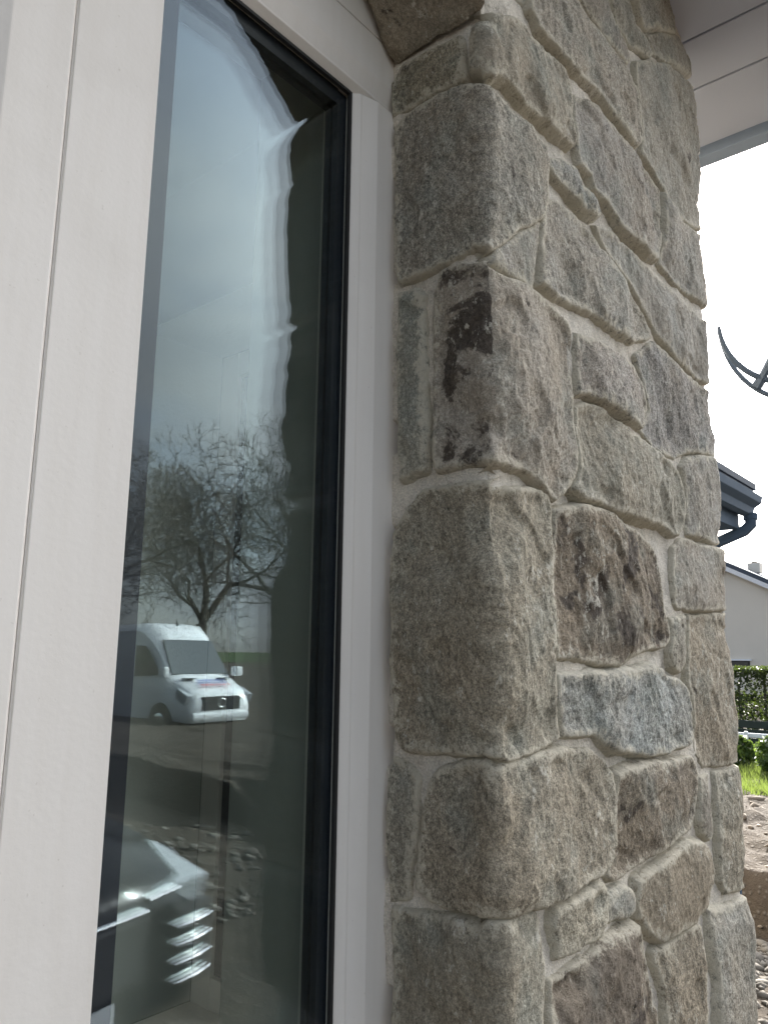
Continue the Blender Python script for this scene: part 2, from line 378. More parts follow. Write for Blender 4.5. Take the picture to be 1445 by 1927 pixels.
XB, YB, L1 = 0.75, 0.472, 0.868              # arris beside the window; length of the pier front
def unfold(u, z, h, w1, w2):
    """(u along reveal / front / side, height, offset out of the wall) -> world"""
    bx = np.where(u < 0, XB, np.where(u < L1, XB + u, XB + L1)); by = np.where(u < 0, YB - u, np.where(u < L1, YB, YB + u - L1))
    t1 = sstep(-1, 1, u / w1); t2 = sstep(-1, 1, (u - L1) / w2)
    nx = -(1 - t1) + t2; ny = -(t1 * (1 - t2))
    ln = np.sqrt(nx * nx + ny * ny); f = np.minimum(1.0 / np.maximum(ln, .3), 1.42)
    h = h - 0.45 * w1 * np.clip(1 - np.abs(u) / w1, 0, 1) ** 2 - 0.45 * w2 * np.clip(1 - np.abs(u - L1) / w2, 0, 1) ** 2
    return np.stack([bx + nx * f * h, by + ny * f * h, z + GZ], 1)
def sdf(P, poly):
    poly = np.asarray(poly, float); d = np.full(len(P), 1e9); ins = np.zeros(len(P), bool)
    for (a, b) in zip(poly, np.roll(poly, -1, 0)):
        e = b - a; w = P - a; t = np.clip((w @ e) / max(e @ e, 1e-12), 0, 1); q = w - t[:, None] * e
        d = np.minimum(d, np.sqrt((q * q).sum(1)))
        c = ((a[1] <= P[:, 1]) != (b[1] <= P[:, 1])) & (P[:, 0] < a[0] + (P[:, 1] - a[1]) * e[0] / (e[1] if abs(e[1]) > 1e-12 else 1e-12))
        ins ^= c
    return np.where(ins, d, -d)

mortar_m = M['mortar']
# wall = the mortar bed of the pier, with every stone a piece of it
ALL_POLY = []
def mortar_sheet(name, us, zs, skip=None):
    U, Z = np.meshgrid(us, zs, indexing='ij'); u, z = U.ravel(), Z.ravel()
    P = np.stack([u, np.zeros_like(u), z], 1)
    h = -0.0072 + noise(P, 7, 31) * 0.0085 + noise(P, 24, 32) * 0.0038 + noise(P, 80, 33) * 0.0020 + noise(P * np.array([.35, 1, 1]), 170, 34) * 0.0006
    h = np.where(u < -0.142, np.maximum(h, -0.010 + noise(P, 30, 35) * 0.004), h)
    h = h - np.where(u < -.149, .030 * sstep(.16, .34, noise(P * np.array([0, 1, 1]), 16, 36)), 0)      # gaps where the pointing has come away from the frame
    for q in ALL_POLY:                                                   # the bed sinks under every stone
        s_ = np.where((u > q[:, 0].min()) & (u < q[:, 0].max()) & (z > q[:, 1].min()) & (z < q[:, 1].max()))[0]
        if len(s_): h[s_] -= 0.028 * sstep(.007, .016, sdf(np.stack([u[s_], z[s_]], 1), q))
    V = unfold(u, z, h, np.full_like(u, .034), np.full_like(u, .034)); n = len(zs)
    i = (np.arange(len(us) - 1)[:, None] * n + np.arange(n - 1)[None]).ravel()
    F = np.stack([i, i + n, i + n + 1, i + 1], 1)
    if skip is not None:
        c = (u[F].mean(1), z[F].mean(1)); F = F[~skip(*c)]
    return mesh_np(name, V, F)
us = np.concatenate([np.arange(-0.158, 0.94, 0.0052), np.arange(0.94, 4.2, 0.03)])
zs = np.concatenate([np.arange(-1.66, -0.74, 0.02), np.arange(-0.74, 1.395, 0.0052)])
OP = (L1 + 0.678, L1 + 1.428, -0.95, 0.92)   # side window opening in unfolded coordinates
wall = hpart(link('stone_wall', bpy.data.meshes.new('stone_wall')))

STONE_N = 0
def stone(poly, col, hoff=0.0, stain=0.0, stain_fn=None, res=0.0026, tilt=(0, 0), edge_r=0.0058, name='stone', cut=None, rough=1.0, bulge=0.0015):
    global STONE_N
    STONE_N += 1; k = STONE_N; poly = np.asarray(poly, float)
    poly = np.where((poly[:, :1] < -.125) & np.array([[True, False]]), poly - .006, poly)
    ALL_POLY.append(poly)
    lo, hi = poly.min(0) - 0.018, poly.max(0) + 0.018
    us, zs = np.arange(lo[0], hi[0] + res, res), np.arange(lo[1], hi[1] + res, res)
    if hi[0] > L1 + .05: us = np.concatenate([us[us < L1 + .04], np.arange(L1 + .04, hi[0] + .006, .006)])
    U, Z = np.meshgrid(us, zs, indexing='ij'); u, z = U.ravel(), Z.ravel()
    P = np.stack([u, np.full_like(u, k * 3.7), z], 1)
    wu = u + noise(P, 20, 41) * 0.0034 + noise(P, 85, 42) * 0.0018; wz = z + noise(P, 20, 43) * 0.0034 + noise(P, 85, 44) * 0.0018
    d = sdf(np.stack([wu, wz], 1), poly)
    d = d + 0.0028
    keep = d > -0.017
    c = (poly.min(0) + poly.max(0)) / 2
    r = edge_r * (1 + 0.8 * noise(P, 18, 45)); r = np.maximum(r, .0025)
    t = np.clip((r - d) / r, 0, 1)
    drop = r * 0.75 * (1 - np.sqrt(np.maximum(1 - t * t, 0))) + np.where(d < 0, -d * 2.6, 0)
    PR = np.stack([u, np.full_like(u, k * 3.7), z * 0.6 + u * 0.25], 1)      # slanting tooling and bedding direction
    n = noise(P, 7, 46) * 0.0050 + noise(PR, 22, 47) * 0.0020 + noise(PR, 60, 48) * 0.0013 + noise(PR, 120, 49) * 0.0012 + noise(P, 230, 50) * 0.0010
    n -= sstep(.22, .45, noise(P, 17, 51)) * 0.0045        # spalled hollows
    n += np.floor(noise(PR, 11, 52) * 5) * 0.0011          # broken ledges
    # split facets: the face is the lowest of a few random planes, which leaves crisp broken ridges
    g = np.random.RandomState(900 + k); fac = np.zeros_like(u); ext = np.minimum(poly.max(0) - poly.min(0), .22) / 2
    for _ in range(9):
        a = g.uniform(0, 6.283); dr = np.array([math.cos(a), math.sin(a)]); reach = abs(dr[0]) * ext[0] + abs(dr[1]) * ext[1]
        sl = g.uniform(.06, .34); at = reach * g.uniform(.35, .95); cu = c[0] if c[0] + ext[0] < .3 or c[0] < L1 - .1 else L1 - .1
        fac = np.minimum(fac, -sl * ((u - cu) * dr[0] + (z - c[1]) * dr[1] - at + noise(P, 15, 55 + k % 5) * .012))
    fac = np.maximum(fac, -.012)
    n = n + fac * .8 + .0035
    h = hoff + tilt[0] * (u - c[0]) + tilt[1] * (z - c[1]) + bulge * sstep(0, .05, d) + n * rough * (0.55 + 0.45 * sstep(0, .02, d)) - drop
    if cut is not None: h = cut(u, z, h)
    w1 = 0.005 + 0.009 * (0.5 + noise(np.stack([z * 0, z * 0 + k, z], 1), 22, 53)); w2 = 0.016 + 0.014 * (0.5 + noise(np.stack([z * 0, z * 0 + k, z], 1), 16, 54))
    V = unfold(u, z, h, np.maximum(w1, .003), np.maximum(w2, .008)); nz = len(zs)
    i = (np.arange(len(us) - 1)[:, None] * nz + np.arange(nz - 1)[None]).ravel()
    F = np.stack([i, i + nz, i + nz + 1, i + 1], 1); F = F[keep[F].all(1)]
    used = np.unique(F); remap = np.full(len(V), -1, np.int64); remap[used] = np.arange(len(used))
    me = mesh_np(name, V[used], remap[F])
    a = me.attributes.new('edge', 'FLOAT', 'POINT'); a.data.foreach_set('value', np.maximum(d[used], 0).astype(np.float32))
    s = np.full(len(used), stain, np.float32)
    if stain_fn is not None: s = stain_fn(u[used], z[used]).astype(np.float32)
    b = me.attributes.new('stain', 'FLOAT', 'POINT'); b.data.foreach_set('value', s)
    o = link(name, me, M['stone'], None, True); o.color = (*col, 1)
    o.parent = wall; o.matrix_parent_inverse = Matrix.Identity(4)
    return o

POLY = {
    'q1':[(-0.145,0.73),(-0.128,0.74),(-0.071,0.745),(-0.037,0.735),(0.008,0.716),(0.01,0.72),(0.045,0.719),(0.084,0.722),(0.109,0.719),(0.116,0.708),(0.142,0.709),(0.152,0.689),(0.147,0.661),(0.142,0.63),(0.133,0.597),(0.08,0.557),(0.031,0.515),(0.009,0.498),(-0.009,0.498),(-0.021,0.503),(-0.038,0.497),(-0.087,0.495),(-0.136,0.494),(-0.141,0.612)],
    'w1':[(0.13,0.587),(0.122,0.54),(0.109,0.481),(0.058,0.481),(0.013,0.48),(0.019,0.499),(0.039,0.515),(0.085,0.555)],
    'q2':[(-0.078,0.459),(-0.068,0.485),(-0.038,0.484),(-0.007,0.477),(0.005,0.47),(0.043,0.469),(0.107,0.476),(0.136,0.476),(0.179,0.473),(0.211,0.467),(0.217,0.453),(0.217,0.43),(0.215,0.386),(0.211,0.353),(0.211,0.31),(0.213,0.278),(0.208,0.25),(0.192,0.225),(0.155,0.2),(0.127,0.211),(0.094,0.222),(0.069,0.226),(0.022,0.224),(0.003,0.224),(0.008,0.226),(-0.032,0.225),(-0.078,0.224),(-0.083,0.245),(-0.084,0.349),(-0.082,0.42)],
    'r1':[(-0.135,0.475),(-0.115,0.476),(-0.103,0.462),(-0.101,0.396),(-0.099,0.31),(-0.098,0.241),(-0.102,0.228),(-0.129,0.221),(-0.131,0.288),(-0.135,0.398)],
    'q3':[(-0.096,0.2),(-0.054,0.2),(-0.015,0.197),(-0.008,0.196),(0.034,0.196),(0.11,0.208),(0.134,0.206),(0.145,0.195),(0.143,0.165),(0.145,0.135),(0.139,0.105),(0.134,0.081),(0.139,0.056),(0.138,0.027),(0.135,-0.001),(0.136,-0.03),(0.138,-0.058),(0.141,-0.086),(0.14,-0.1),(0.119,-0.106),(0.085,-0.112),(0.056,-0.114),(0.022,-0.115),(-0.01,-0.108),(-0.01,-0.107),(-0.051,-0.111),(-0.095,-0.113),(-0.123,-0.113),(-0.128,-0.1),(-0.133,-0.05),(-0.135,-0.004),(-0.134,0.043),(-0.137,0.101),(-0.136,0.149),(-0.123,0.177)],
    'q4':[(-0.104,-0.25),(-0.102,-0.217),(-0.095,-0.179),(-0.083,-0.139),(-0.066,-0.126),(-0.029,-0.117),(-0.011,-0.117),(0.002,-0.128),(-0.008,-0.126),(0.027,-0.12),(0.073,-0.119),(0.114,-0.117),(0.175,-0.119),(0.228,-0.125),(0.27,-0.138),(0.29,-0.159),(0.296,-0.186),(0.296,-0.213),(0.288,-0.241),(0.281,-0.265),(0.261,-0.274),(0.244,-0.281),(0.191,-0.282),(0.137,-0.281),(0.084,-0.28),(0.043,-0.275),(0.001,-0.273),(-0.009,-0.275),(-0.035,-0.275),(-0.066,-0.276),(-0.09,-0.271),(-0.102,-0.264)],
    'r2':[(-0.141,-0.141),(-0.136,-0.127),(-0.12,-0.135),(-0.106,-0.147),(-0.106,-0.176),(-0.113,-0.218),(-0.12,-0.242),(-0.12,-0.278),(-0.139,-0.286),(-0.143,-0.223),(-0.144,-0.166)],
    'q5':[(-0.134,-0.295),(-0.099,-0.291),(-0.053,-0.288),(-0.018,-0.286),(-0.007,-0.279),(0.042,-0.282),(0.078,-0.287),(0.084,-0.299),(0.09,-0.324),(0.094,-0.342),(0.09,-0.367),(0.083,-0.417),(0.077,-0.441),(-0.018,-0.424),(-0.127,-0.454),(-0.133,-0.397),(-0.135,-0.342)],
    'r0':[(-0.15,0.802),(-0.148,0.754),(-0.121,0.752),(-0.083,0.753),(-0.054,0.751),(-0.031,0.751),(-0.035,0.781),(-0.039,0.819),(-0.053,0.818),(-0.089,0.822),(-0.13,0.824)],
    'q0':[(-0.02,0.753),(-0.017,0.811),(0.011,0.813),(0.009,0.83),(0.079,0.877),(0.101,0.873),(0.109,0.868),(0.151,0.878),(0.186,0.888),(0.221,0.888),(0.236,0.871),(0.241,0.85),(0.238,0.808),(0.244,0.788),(0.235,0.765),(0.217,0.761),(0.167,0.757),(0.121,0.748),(0.081,0.747),(0.04,0.753),(-0.003,0.741),(0.012,0.741)],
    't1':[(0.108,0.975),(0.156,0.995),(0.275,1.055),(0.307,1.043),(0.37,1.052),(0.418,1.05),(0.469,1.046),(0.52,1.047),(0.527,0.979),(0.521,0.932),(0.504,0.913),(0.46,0.91),(0.393,0.909),(0.343,0.919),(0.283,0.908),(0.24,0.903),(0.204,0.905),(0.167,0.905),(0.138,0.904),(0.117,0.92)],
    't2':[(0.292,1.074),(0.387,1.157),(0.427,1.116),(0.479,1.11),(0.507,1.1),(0.476,1.066),(0.428,1.059),(0.373,1.058),(0.323,1.062)],
    't3':[(0.422,1.174),(0.516,1.243),(0.536,1.194),(0.579,1.199),(0.615,1.18),(0.584,1.154),(0.514,1.134),(0.452,1.128)],
    't4':[(0.539,1.26),(0.738,1.41),(0.774,1.391),(0.764,1.334),(0.668,1.274),(0.594,1.228),(0.562,1.23)],
    't5':[(0.606,1.22),(0.674,1.273),(0.77,1.33),(1.028,1.332),(1.028,1.354),(0.813,1.272),(0.702,1.221),(0.641,1.203)],
    't6':[(0.528,1.105),(0.588,1.148),(0.694,1.203),(0.801,1.242),(1.028,1.29),(1.028,1.193),(1.028,1.098),(1.028,0.961),(0.793,0.892),(0.726,0.875),(0.613,0.897),(0.582,0.907),(0.534,0.914),(0.537,0.978),(0.529,1.051)],
    't7':[(0.257,0.868),(0.29,0.883),(0.334,0.891),(0.391,0.89),(0.446,0.889),(0.513,0.889),(0.571,0.884),(0.61,0.876),(0.602,0.781),(0.574,0.721),(0.53,0.714),(0.406,0.712),(0.355,0.728),(0.31,0.733),(0.3,0.75),(0.261,0.748),(0.255,0.776),(0.25,0.824)],
    't7b':[(0.63,0.881),(0.724,0.86),(0.797,0.879),(1.028,0.945),(1.028,0.753),(0.761,0.717),(0.669,0.711),(0.599,0.723),(0.619,0.789)],
    't8':[(0.156,0.703),(0.197,0.722),(0.241,0.726),(0.254,0.708),(0.3,0.709),(0.332,0.698),(0.311,0.683),(0.264,0.677),(0.223,0.679),(0.181,0.679),(0.158,0.684)],
    't9':[(0.148,0.629),(0.188,0.649),(0.232,0.65),(0.283,0.644),(0.342,0.628),(0.419,0.61),(0.493,0.585),(0.518,0.549),(0.439,0.515),(0.364,0.508),(0.286,0.507),(0.215,0.498),(0.156,0.494),(0.129,0.498),(0.127,0.542),(0.135,0.585)],
    't9b':[(0.324,0.675),(0.383,0.689),(0.507,0.687),(0.664,0.682),(0.742,0.681),(1.028,0.721),(1.028,0.593),(0.761,0.546),(0.671,0.549),(0.553,0.571),(0.452,0.623),(0.357,0.646)],
    't10':[(0.233,0.46),(0.292,0.466),(0.37,0.47),(0.44,0.469),(0.48,0.443),(0.494,0.411),(0.443,0.368),(0.411,0.371),(0.349,0.373),(0.293,0.378),(0.251,0.373),(0.227,0.367),(0.224,0.396)],
    't11':[(0.464,0.5),(0.545,0.55),(0.669,0.536),(0.758,0.532),(1.028,0.56),(1.028,0.414),(0.813,0.4),(0.67,0.374),(0.624,0.353),(0.563,0.348),(0.505,0.354),(0.456,0.369),(0.509,0.413),(0.494,0.447)],
    't12':[(0.227,0.346),(0.252,0.358),(0.297,0.364),(0.35,0.359),(0.416,0.346),(0.504,0.343),(0.572,0.339),(0.623,0.328),(0.64,0.3),(0.638,0.258),(0.625,0.227),(0.601,0.21),(0.574,0.207),(0.521,0.215),(0.396,0.212),(0.329,0.214),(0.278,0.219),(0.227,0.215),(0.203,0.224),(0.218,0.247),(0.222,0.278),(0.219,0.312)],
    't13':[(0.679,0.364),(0.815,0.394),(1.028,0.411),(1.028,0.322),(1.028,0.23),(0.811,0.22),(0.729,0.218),(0.653,0.218),(0.655,0.26),(0.657,0.303),(0.646,0.338)],
    't14':[(0.153,0.184),(0.193,0.196),(0.299,0.209),(0.328,0.205),(0.365,0.194),(0.416,0.19),(0.469,0.178),(0.499,0.163),(0.509,0.132),(0.516,0.084),(0.527,0.051),(0.528,0.026),(0.505,0.014),(0.442,0.01),(0.405,0.004),(0.358,-0.007),(0.327,-0.013),(0.212,-0.007),(0.186,-0.003),(0.145,-0.005),(0.144,0.034),(0.144,0.101)],
    't15':[(0.583,0.185),(0.623,0.203),(0.697,0.205),(0.812,0.209),(1.028,0.209),(1.028,0.166),(1.028,0.095),(0.813,0.09),(0.724,0.084),(0.643,0.081),(0.584,0.079),(0.567,0.087),(0.573,0.137)],
    't16':[(0.644,0.07),(0.731,0.076),(0.811,0.082),(1.028,0.086),(1.028,0.017),(1.028,-0.199),(0.83,-0.195),(0.741,-0.195),(0.669,-0.188),(0.64,-0.166),(0.64,-0.124),(0.63,-0.062),(0.619,-0.023),(0.634,0.031)],
    't16b':[(0.548,0.06),(0.621,0.068),(0.618,0.031),(0.602,-0.014),(0.579,-0.028),(0.551,-0.016),(0.539,0.004),(0.548,0.03)],
    't17':[(0.143,-0.026),(0.193,-0.027),(0.265,-0.026),(0.368,-0.023),(0.462,-0.018),(0.5,-0.022),(0.514,-0.034),(0.577,-0.04),(0.604,-0.059),(0.621,-0.099),(0.619,-0.135),(0.602,-0.144),(0.513,-0.148),(0.431,-0.148),(0.375,-0.141),(0.309,-0.131),(0.257,-0.117),(0.243,-0.106),(0.187,-0.103),(0.154,-0.1),(0.147,-0.074),(0.142,-0.047)],
    't18':[(0.307,-0.165),(0.34,-0.159),(0.431,-0.16),(0.545,-0.167),(0.618,-0.169),(0.63,-0.181),(0.63,-0.208),(0.612,-0.261),(0.594,-0.273),(0.556,-0.276),(0.486,-0.285),(0.401,-0.289),(0.345,-0.291),(0.314,-0.295),(0.288,-0.295),(0.275,-0.285),(0.289,-0.27),(0.3,-0.247),(0.305,-0.201)],
    't19':[(0.646,-0.207),(0.694,-0.205),(0.696,-0.253),(0.697,-0.303),(0.67,-0.31),(0.643,-0.293),(0.629,-0.269)],
    't20':[(0.723,-0.206),(0.824,-0.207),(1.028,-0.214),(1.028,-0.327),(1.028,-0.432),(0.809,-0.418),(0.748,-0.408),(0.723,-0.384),(0.721,-0.314),(0.722,-0.27)],
    't21':[(0.368,-0.314),(0.423,-0.308),(0.497,-0.303),(0.567,-0.296),(0.624,-0.305),(0.669,-0.328),(0.679,-0.361),(0.656,-0.392),(0.629,-0.406),(0.559,-0.41),(0.493,-0.409),(0.432,-0.404),(0.399,-0.388),(0.363,-0.359),(0.356,-0.337)],
    't22':[(0.271,-0.31),(0.323,-0.31),(0.343,-0.321),(0.346,-0.344),(0.319,-0.345),(0.263,-0.341),(0.263,-0.322)],
    't23':[(0.125,-0.298),(0.159,-0.296),(0.215,-0.294),(0.248,-0.29),(0.259,-0.3),(0.255,-0.333),(0.229,-0.348),(0.181,-0.347),(0.125,-0.347),(0.121,-0.325),(0.119,-0.31)],
    't24':[(0.108,-0.366),(0.147,-0.367),(0.196,-0.364),(0.24,-0.36),(0.268,-0.358),(0.316,-0.365),(0.343,-0.366),(0.355,-0.386),(0.372,-0.418),(0.385,-0.452),(0.406,-0.497),(0.417,-0.556),(0.113,-0.454),(0.099,-0.406)],
    't25':[(0.413,-0.416),(0.479,-0.418),(0.557,-0.42),(0.603,-0.428),(0.604,-0.449),(0.608,-0.495),(0.606,-0.568),(0.603,-0.622),(0.45,-0.568),(0.438,-0.496),(0.421,-0.449)],
    't26':[(0.661,-0.419),(0.769,-0.435),(1.028,-0.455),(1.028,-0.552),(1.028,-0.635),(1.028,-0.714),(0.645,-0.637),(0.658,-0.524),(0.654,-0.467)],
}
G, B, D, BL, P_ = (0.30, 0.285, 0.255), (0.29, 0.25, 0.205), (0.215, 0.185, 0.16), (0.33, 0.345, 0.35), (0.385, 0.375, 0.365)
def band(a, b, lo, hi): return lambda u, z: np.where((u > a) & (u < b), hi, lo)
SPEC = {  # colour, offset, stain, tilt
    'q1': dict(col=(0.30, 0.29, 0.27), hoff=.008, tilt=(.01, -.01)), 'w1': dict(col=P_, hoff=.002),
    'q2': dict(col=(0.36, 0.335, 0.31), hoff=.009, stain_fn=lambda u, z: np.where(u < 0.004, .60, .0) * sstep(-.085, -.06, u), tilt=(.02, .0), rough=1.3),
    'r1': dict(col=(0.30, 0.31, 0.29), hoff=.004, bulge=.001),
    'q3': dict(col=(0.295, 0.275, 0.235), hoff=.010, tilt=(-.01, -.01), cut=lambda u, z, h: h - np.clip(0.055 * sstep(.02, .19, z) - np.abs(u - .012), 0, 1) * 0.30),
    'q4': dict(col=(0.295, 0.27, 0.23), hoff=.010, tilt=(0, -.02)), 'r2': dict(col=(0.27, 0.265, 0.24), hoff=.004, bulge=.001),
    'q5': dict(col=(0.28, 0.265, 0.23), hoff=.006, tilt=(.0, -.01)), 'r0': dict(col=(0.25, 0.24, 0.20), hoff=.002, stain=.12),
    'q0': dict(col=(0.33, 0.31, 0.275), hoff=.009, tilt=(.02, -.03), rough=1.15),
    't1': dict(col=(0.35, 0.33, 0.305), hoff=.011, tilt=(.0, -.04)), 't2': dict(col=(0.29, 0.28, 0.27), hoff=.004), 't3': dict(col=(0.31, 0.30, 0.275), hoff=.002),  # upper-right stones, here and below, are paler: glare put into their colour
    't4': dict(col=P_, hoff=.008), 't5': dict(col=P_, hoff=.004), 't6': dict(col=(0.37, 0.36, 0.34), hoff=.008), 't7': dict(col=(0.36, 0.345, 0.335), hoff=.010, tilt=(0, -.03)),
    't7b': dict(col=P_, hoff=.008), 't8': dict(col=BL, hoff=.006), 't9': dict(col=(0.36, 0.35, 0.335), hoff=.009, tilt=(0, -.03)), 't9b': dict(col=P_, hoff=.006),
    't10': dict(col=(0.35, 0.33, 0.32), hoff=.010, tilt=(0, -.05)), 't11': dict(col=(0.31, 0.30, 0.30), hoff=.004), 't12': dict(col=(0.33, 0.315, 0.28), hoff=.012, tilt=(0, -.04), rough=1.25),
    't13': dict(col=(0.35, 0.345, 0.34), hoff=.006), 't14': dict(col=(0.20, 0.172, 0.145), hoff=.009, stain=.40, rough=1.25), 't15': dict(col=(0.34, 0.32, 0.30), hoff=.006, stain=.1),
    't16': dict(col=(0.33, 0.295, 0.25), hoff=.005), 't16b': dict(col=(0.31, 0.29, 0.26), hoff=.003), 't17': dict(col=(0.325, 0.345, 0.355), hoff=.010, rough=1.2),
    't18': dict(col=(0.205, 0.178, 0.15), hoff=.008, stain=.22), 't19': dict(col=(0.27, 0.255, 0.235), hoff=.002), 't20': dict(col=(0.30, 0.285, 0.25), hoff=.004),
    't21': dict(col=(0.265, 0.232, 0.19), hoff=.010), 't22': dict(col=(0.34, 0.335, 0.32), hoff=.005), 't23': dict(col=(0.34, 0.32, 0.275), hoff=.010),
    't24': dict(col=(0.175, 0.15, 0.13), hoff=.010, stain=.30, rough=1.2), 't25': dict(col=(0.27, 0.24, 0.20), hoff=.006, stain=.08), 't26': dict(col=(0.32, 0.315, 0.30), hoff=.008),
}
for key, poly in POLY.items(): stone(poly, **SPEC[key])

# plain coursing below and above what the photograph frames, and round the corner
rs = random.Random(5)
def quad_stone(u0, u1, zl0, zl1, zh0, zh1, res):
    j = lambda a: a + rs.uniform(-.006, .006)
    g = .011
    n = max(2, int((u1 - u0) / .07)); top = [(j(u0 + g + (u1 - u0 - 2 * g) * i / n), j(zh0 + (zh1 - zh0) * i / n - g)) for i in range(n + 1)]
    bot = [(j(u0 + g + (u1 - u0 - 2 * g) * i / n), j(zl0 + (zl1 - zl0) * i / n + g)) for i in range(n + 1)]
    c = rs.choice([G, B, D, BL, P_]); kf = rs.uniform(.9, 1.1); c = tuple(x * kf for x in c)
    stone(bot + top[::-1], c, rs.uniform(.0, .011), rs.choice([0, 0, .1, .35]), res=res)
def course(u0, u1, zl, zh, widths, res):
    """zl, zh: functions of u"""
    u = u0
    while u < u1 - .02:
        w = rs.uniform(*widths); e = min(u1, u + w)
        if u1 - e < .09: e = u1
        quad_stone(u, e, zl(u), zl(e), zh(u), zh(e), res); u = e
low = lambda u: -0.466 - max(0, u) * 0.30 if u < .80 else -0.718
for a, b in ((0, .21), (.21, .43), (.43, .66), (.66, .84), (.84, 1.0)):
    f0 = lambda u, t=b: low(u) + (-1.66 - low(u)) * t; f1 = lambda u, t=a: low(u) + (-1.66 - low(u)) * t
    course(-.142, L1 + .16 + rs.uniform(-.05, .08), f0, f1, (.24, .42), .007)
hi = lambda u: 0.905 + 0.64 * max(0, u - .06) if u < .60 else 1.30
quad_stone(.015, .16, .905, .915, 1.06, 1.10, .004)
quad_stone(.015, .25, 1.085, 1.12, 1.385, 1.385, .005); quad_stone(.165, .295, 1.075, 1.085, 1.11, 1.135, .004); quad_stone(.26, .54, 1.175, 1.265, 1.385, 1.385, .005)
# front quoins end at about L1+.16; coursed stone continues along the side wall
z = -1.66
while z < 1.34:
    zt = min(1.39, z + rs.uniform(.16, .30))
    if 1.39 - zt < .1: zt = 1.39
    course(L1 + .17, OP[0] - .01, lambda u: z, lambda u: zt, (.2, .4), .008)
    course(OP[1] + .01, L1 + 3.2, lambda u: z, lambda u: zt, (.25, .5), .012)
    z = zt
course(OP[0], OP[1], lambda u: .93, lambda u: 1.16, (.3, .4), .010); course(OP[0], OP[1], lambda u: 1.17, lambda u: 1.39, (.3, .4), .010)
course(OP[0], OP[1], lambda u: -1.66, lambda u: -1.31, (.3, .4), .010); course(OP[0], OP[1], lambda u: -1.30, lambda u: -.97, (.3, .4), .010)

wall.data = mortar_sheet('stone_wall', us, zs, lambda u, z: (u > OP[0]) & (u < OP[1]) & (z > OP[2]) & (z < OP[3]))
wall.data.materials.append(mortar_m); wall.data.polygons.foreach_set('use_smooth', np.ones(len(wall.data.polygons), bool))

# rough voussoirs of the segmental arch over the window
def rough_block(xz, y0, y1, col, seed, name='arch_stone', amp=1.0, parent=wall):
    bm = bmesh.new()
    n = len(xz); A = [bm.verts.new((p[0], y0, p[1])) for p in xz]; Bv = [bm.verts.new((p[0], y1, p[1])) for p in xz]
    for i in range(n): bm.faces.new((A[i], A[(i + 1) % n], Bv[(i + 1) % n], Bv[i]))
    bm.faces.new(A[::-1]); bm.faces.new(Bv)
    bmesh.ops.recalc_face_normals(bm, faces=bm.faces)
    bmesh.ops.bevel(bm, geom=bm.edges[:], offset=.009, segments=2, profile=.5, affect='EDGES', clamp_overlap=True)
    bmesh.ops.triangulate(bm, faces=bm.faces)
    for L in (.05, .025, .012, .006):
        for _ in range(3):
            es = [e for e in bm.edges if e.calc_length() > L]
            if not es or len(bm.faces) > 40000: break
            bmesh.ops.subdivide_edges(bm, edges=es, cuts=1, use_grid_fill=False)
            bmesh.ops.triangulate(bm, faces=[f for f in bm.faces if len(f.verts) > 3])
    bm.normal_update()
    V = np.array([v.co for v in bm.verts]); N = np.array([v.normal for v in bm.verts])
    h = noise(V, 9, seed) * .008 + noise(V, 27, seed + 1) * .0045 + noise(V, 70, seed + 2) * .0026 + noise(V, 160, seed + 3) * .0012
    V = V + N * (h * amp)[:, None] + np.array([0, 0, GZ])
    for v, c in zip(bm.verts, V): v.co = c
    me = bpy.data.meshes.new(name); bm.to_mesh(me); bm.free()
    me.attributes.new('edge', 'FLOAT', 'POINT').data.foreach_set('value', np.full(len(V), .03, np.float32))
    me.attributes.new('stain', 'FLOAT', 'POINT').data.foreach_set('value', np.full(len(V), .10, np.float32))
    o = link(name, me, M['stone'], None, True); o.color = (*col, 1); o.parent = parent; return o
arc = [(.757, .829), (.585, .966), (.37, 1.085), (.09, 1.165), (-.25, 1.19)]
arc += [(-.5 - x, z) for x, z in arc[-2::-1]]
for i in range(len(arc) - 1):
    a, b = np.array(arc[i]), np.array(arc[i + 1]); t = (b - a) / np.linalg.norm(b - a); nrm = np.array([t[1], -t[0]]); nrm = nrm if nrm[1] > 0 else -nrm
    th = .19 if 0 < i < 6 else .13
    p = [a + t * .007, b - t * .007, b - t * .007 + nrm * th, a + t * .007 + nrm * th]
    if i == 0: p[3] = np.array([.748, .906])
    rough_block([tuple(q) for q in p], .462 + rs.uniform(-.004, .004), .626, rs.choice([(.26, .25, .21), (.30, .27, .23)]), 60 + i * 5)
# masonry core behind the arch stones and over the opening
core = MB(); top = [(XB + .02, 1.39), (-2.2, 1.39), (-2.2, -1.66), (-1.25, -1.66), (-1.25, .82)] + [(x - .0, z + .03) for x, z in arc[::-1]] + [(XB + .02, .80)]
core.prism([(x, z + GZ) for x, z in top], 1, .484, .6265)
co = core.build('wall_core', mortar_m); co.parent = wall

# ------------------------------------------------------------------ window (a part of the house)
Z = lambda v: v + GZ
W = MB()
def jamb_profile(sign, x_edge):
    """plan outline: glazing edge -> return -> chamfer -> flat face -> back; sign +1 = jamb on the right"""
    s = sign
    return [(x_edge, .700), (x_edge, .648), (x_edge + s * .0105, .6375), (x_edge + s * .0135, .6375), (x_edge + s * .0375, .630), (x_edge + s * .110, .630), (x_edge + s * .110, .700)]
jr = W; jr.prism(jamb_profile(1, .6832), 2, Z(-1.53), Z(.7595)); window = hpart(W.build('window', M['frame'], None, .0012))
def wpart(mb, name, mat, bevel=.001, smooth=False):
    o = mb.build(name, mat, None, bevel, smooth); o.parent = window; return o
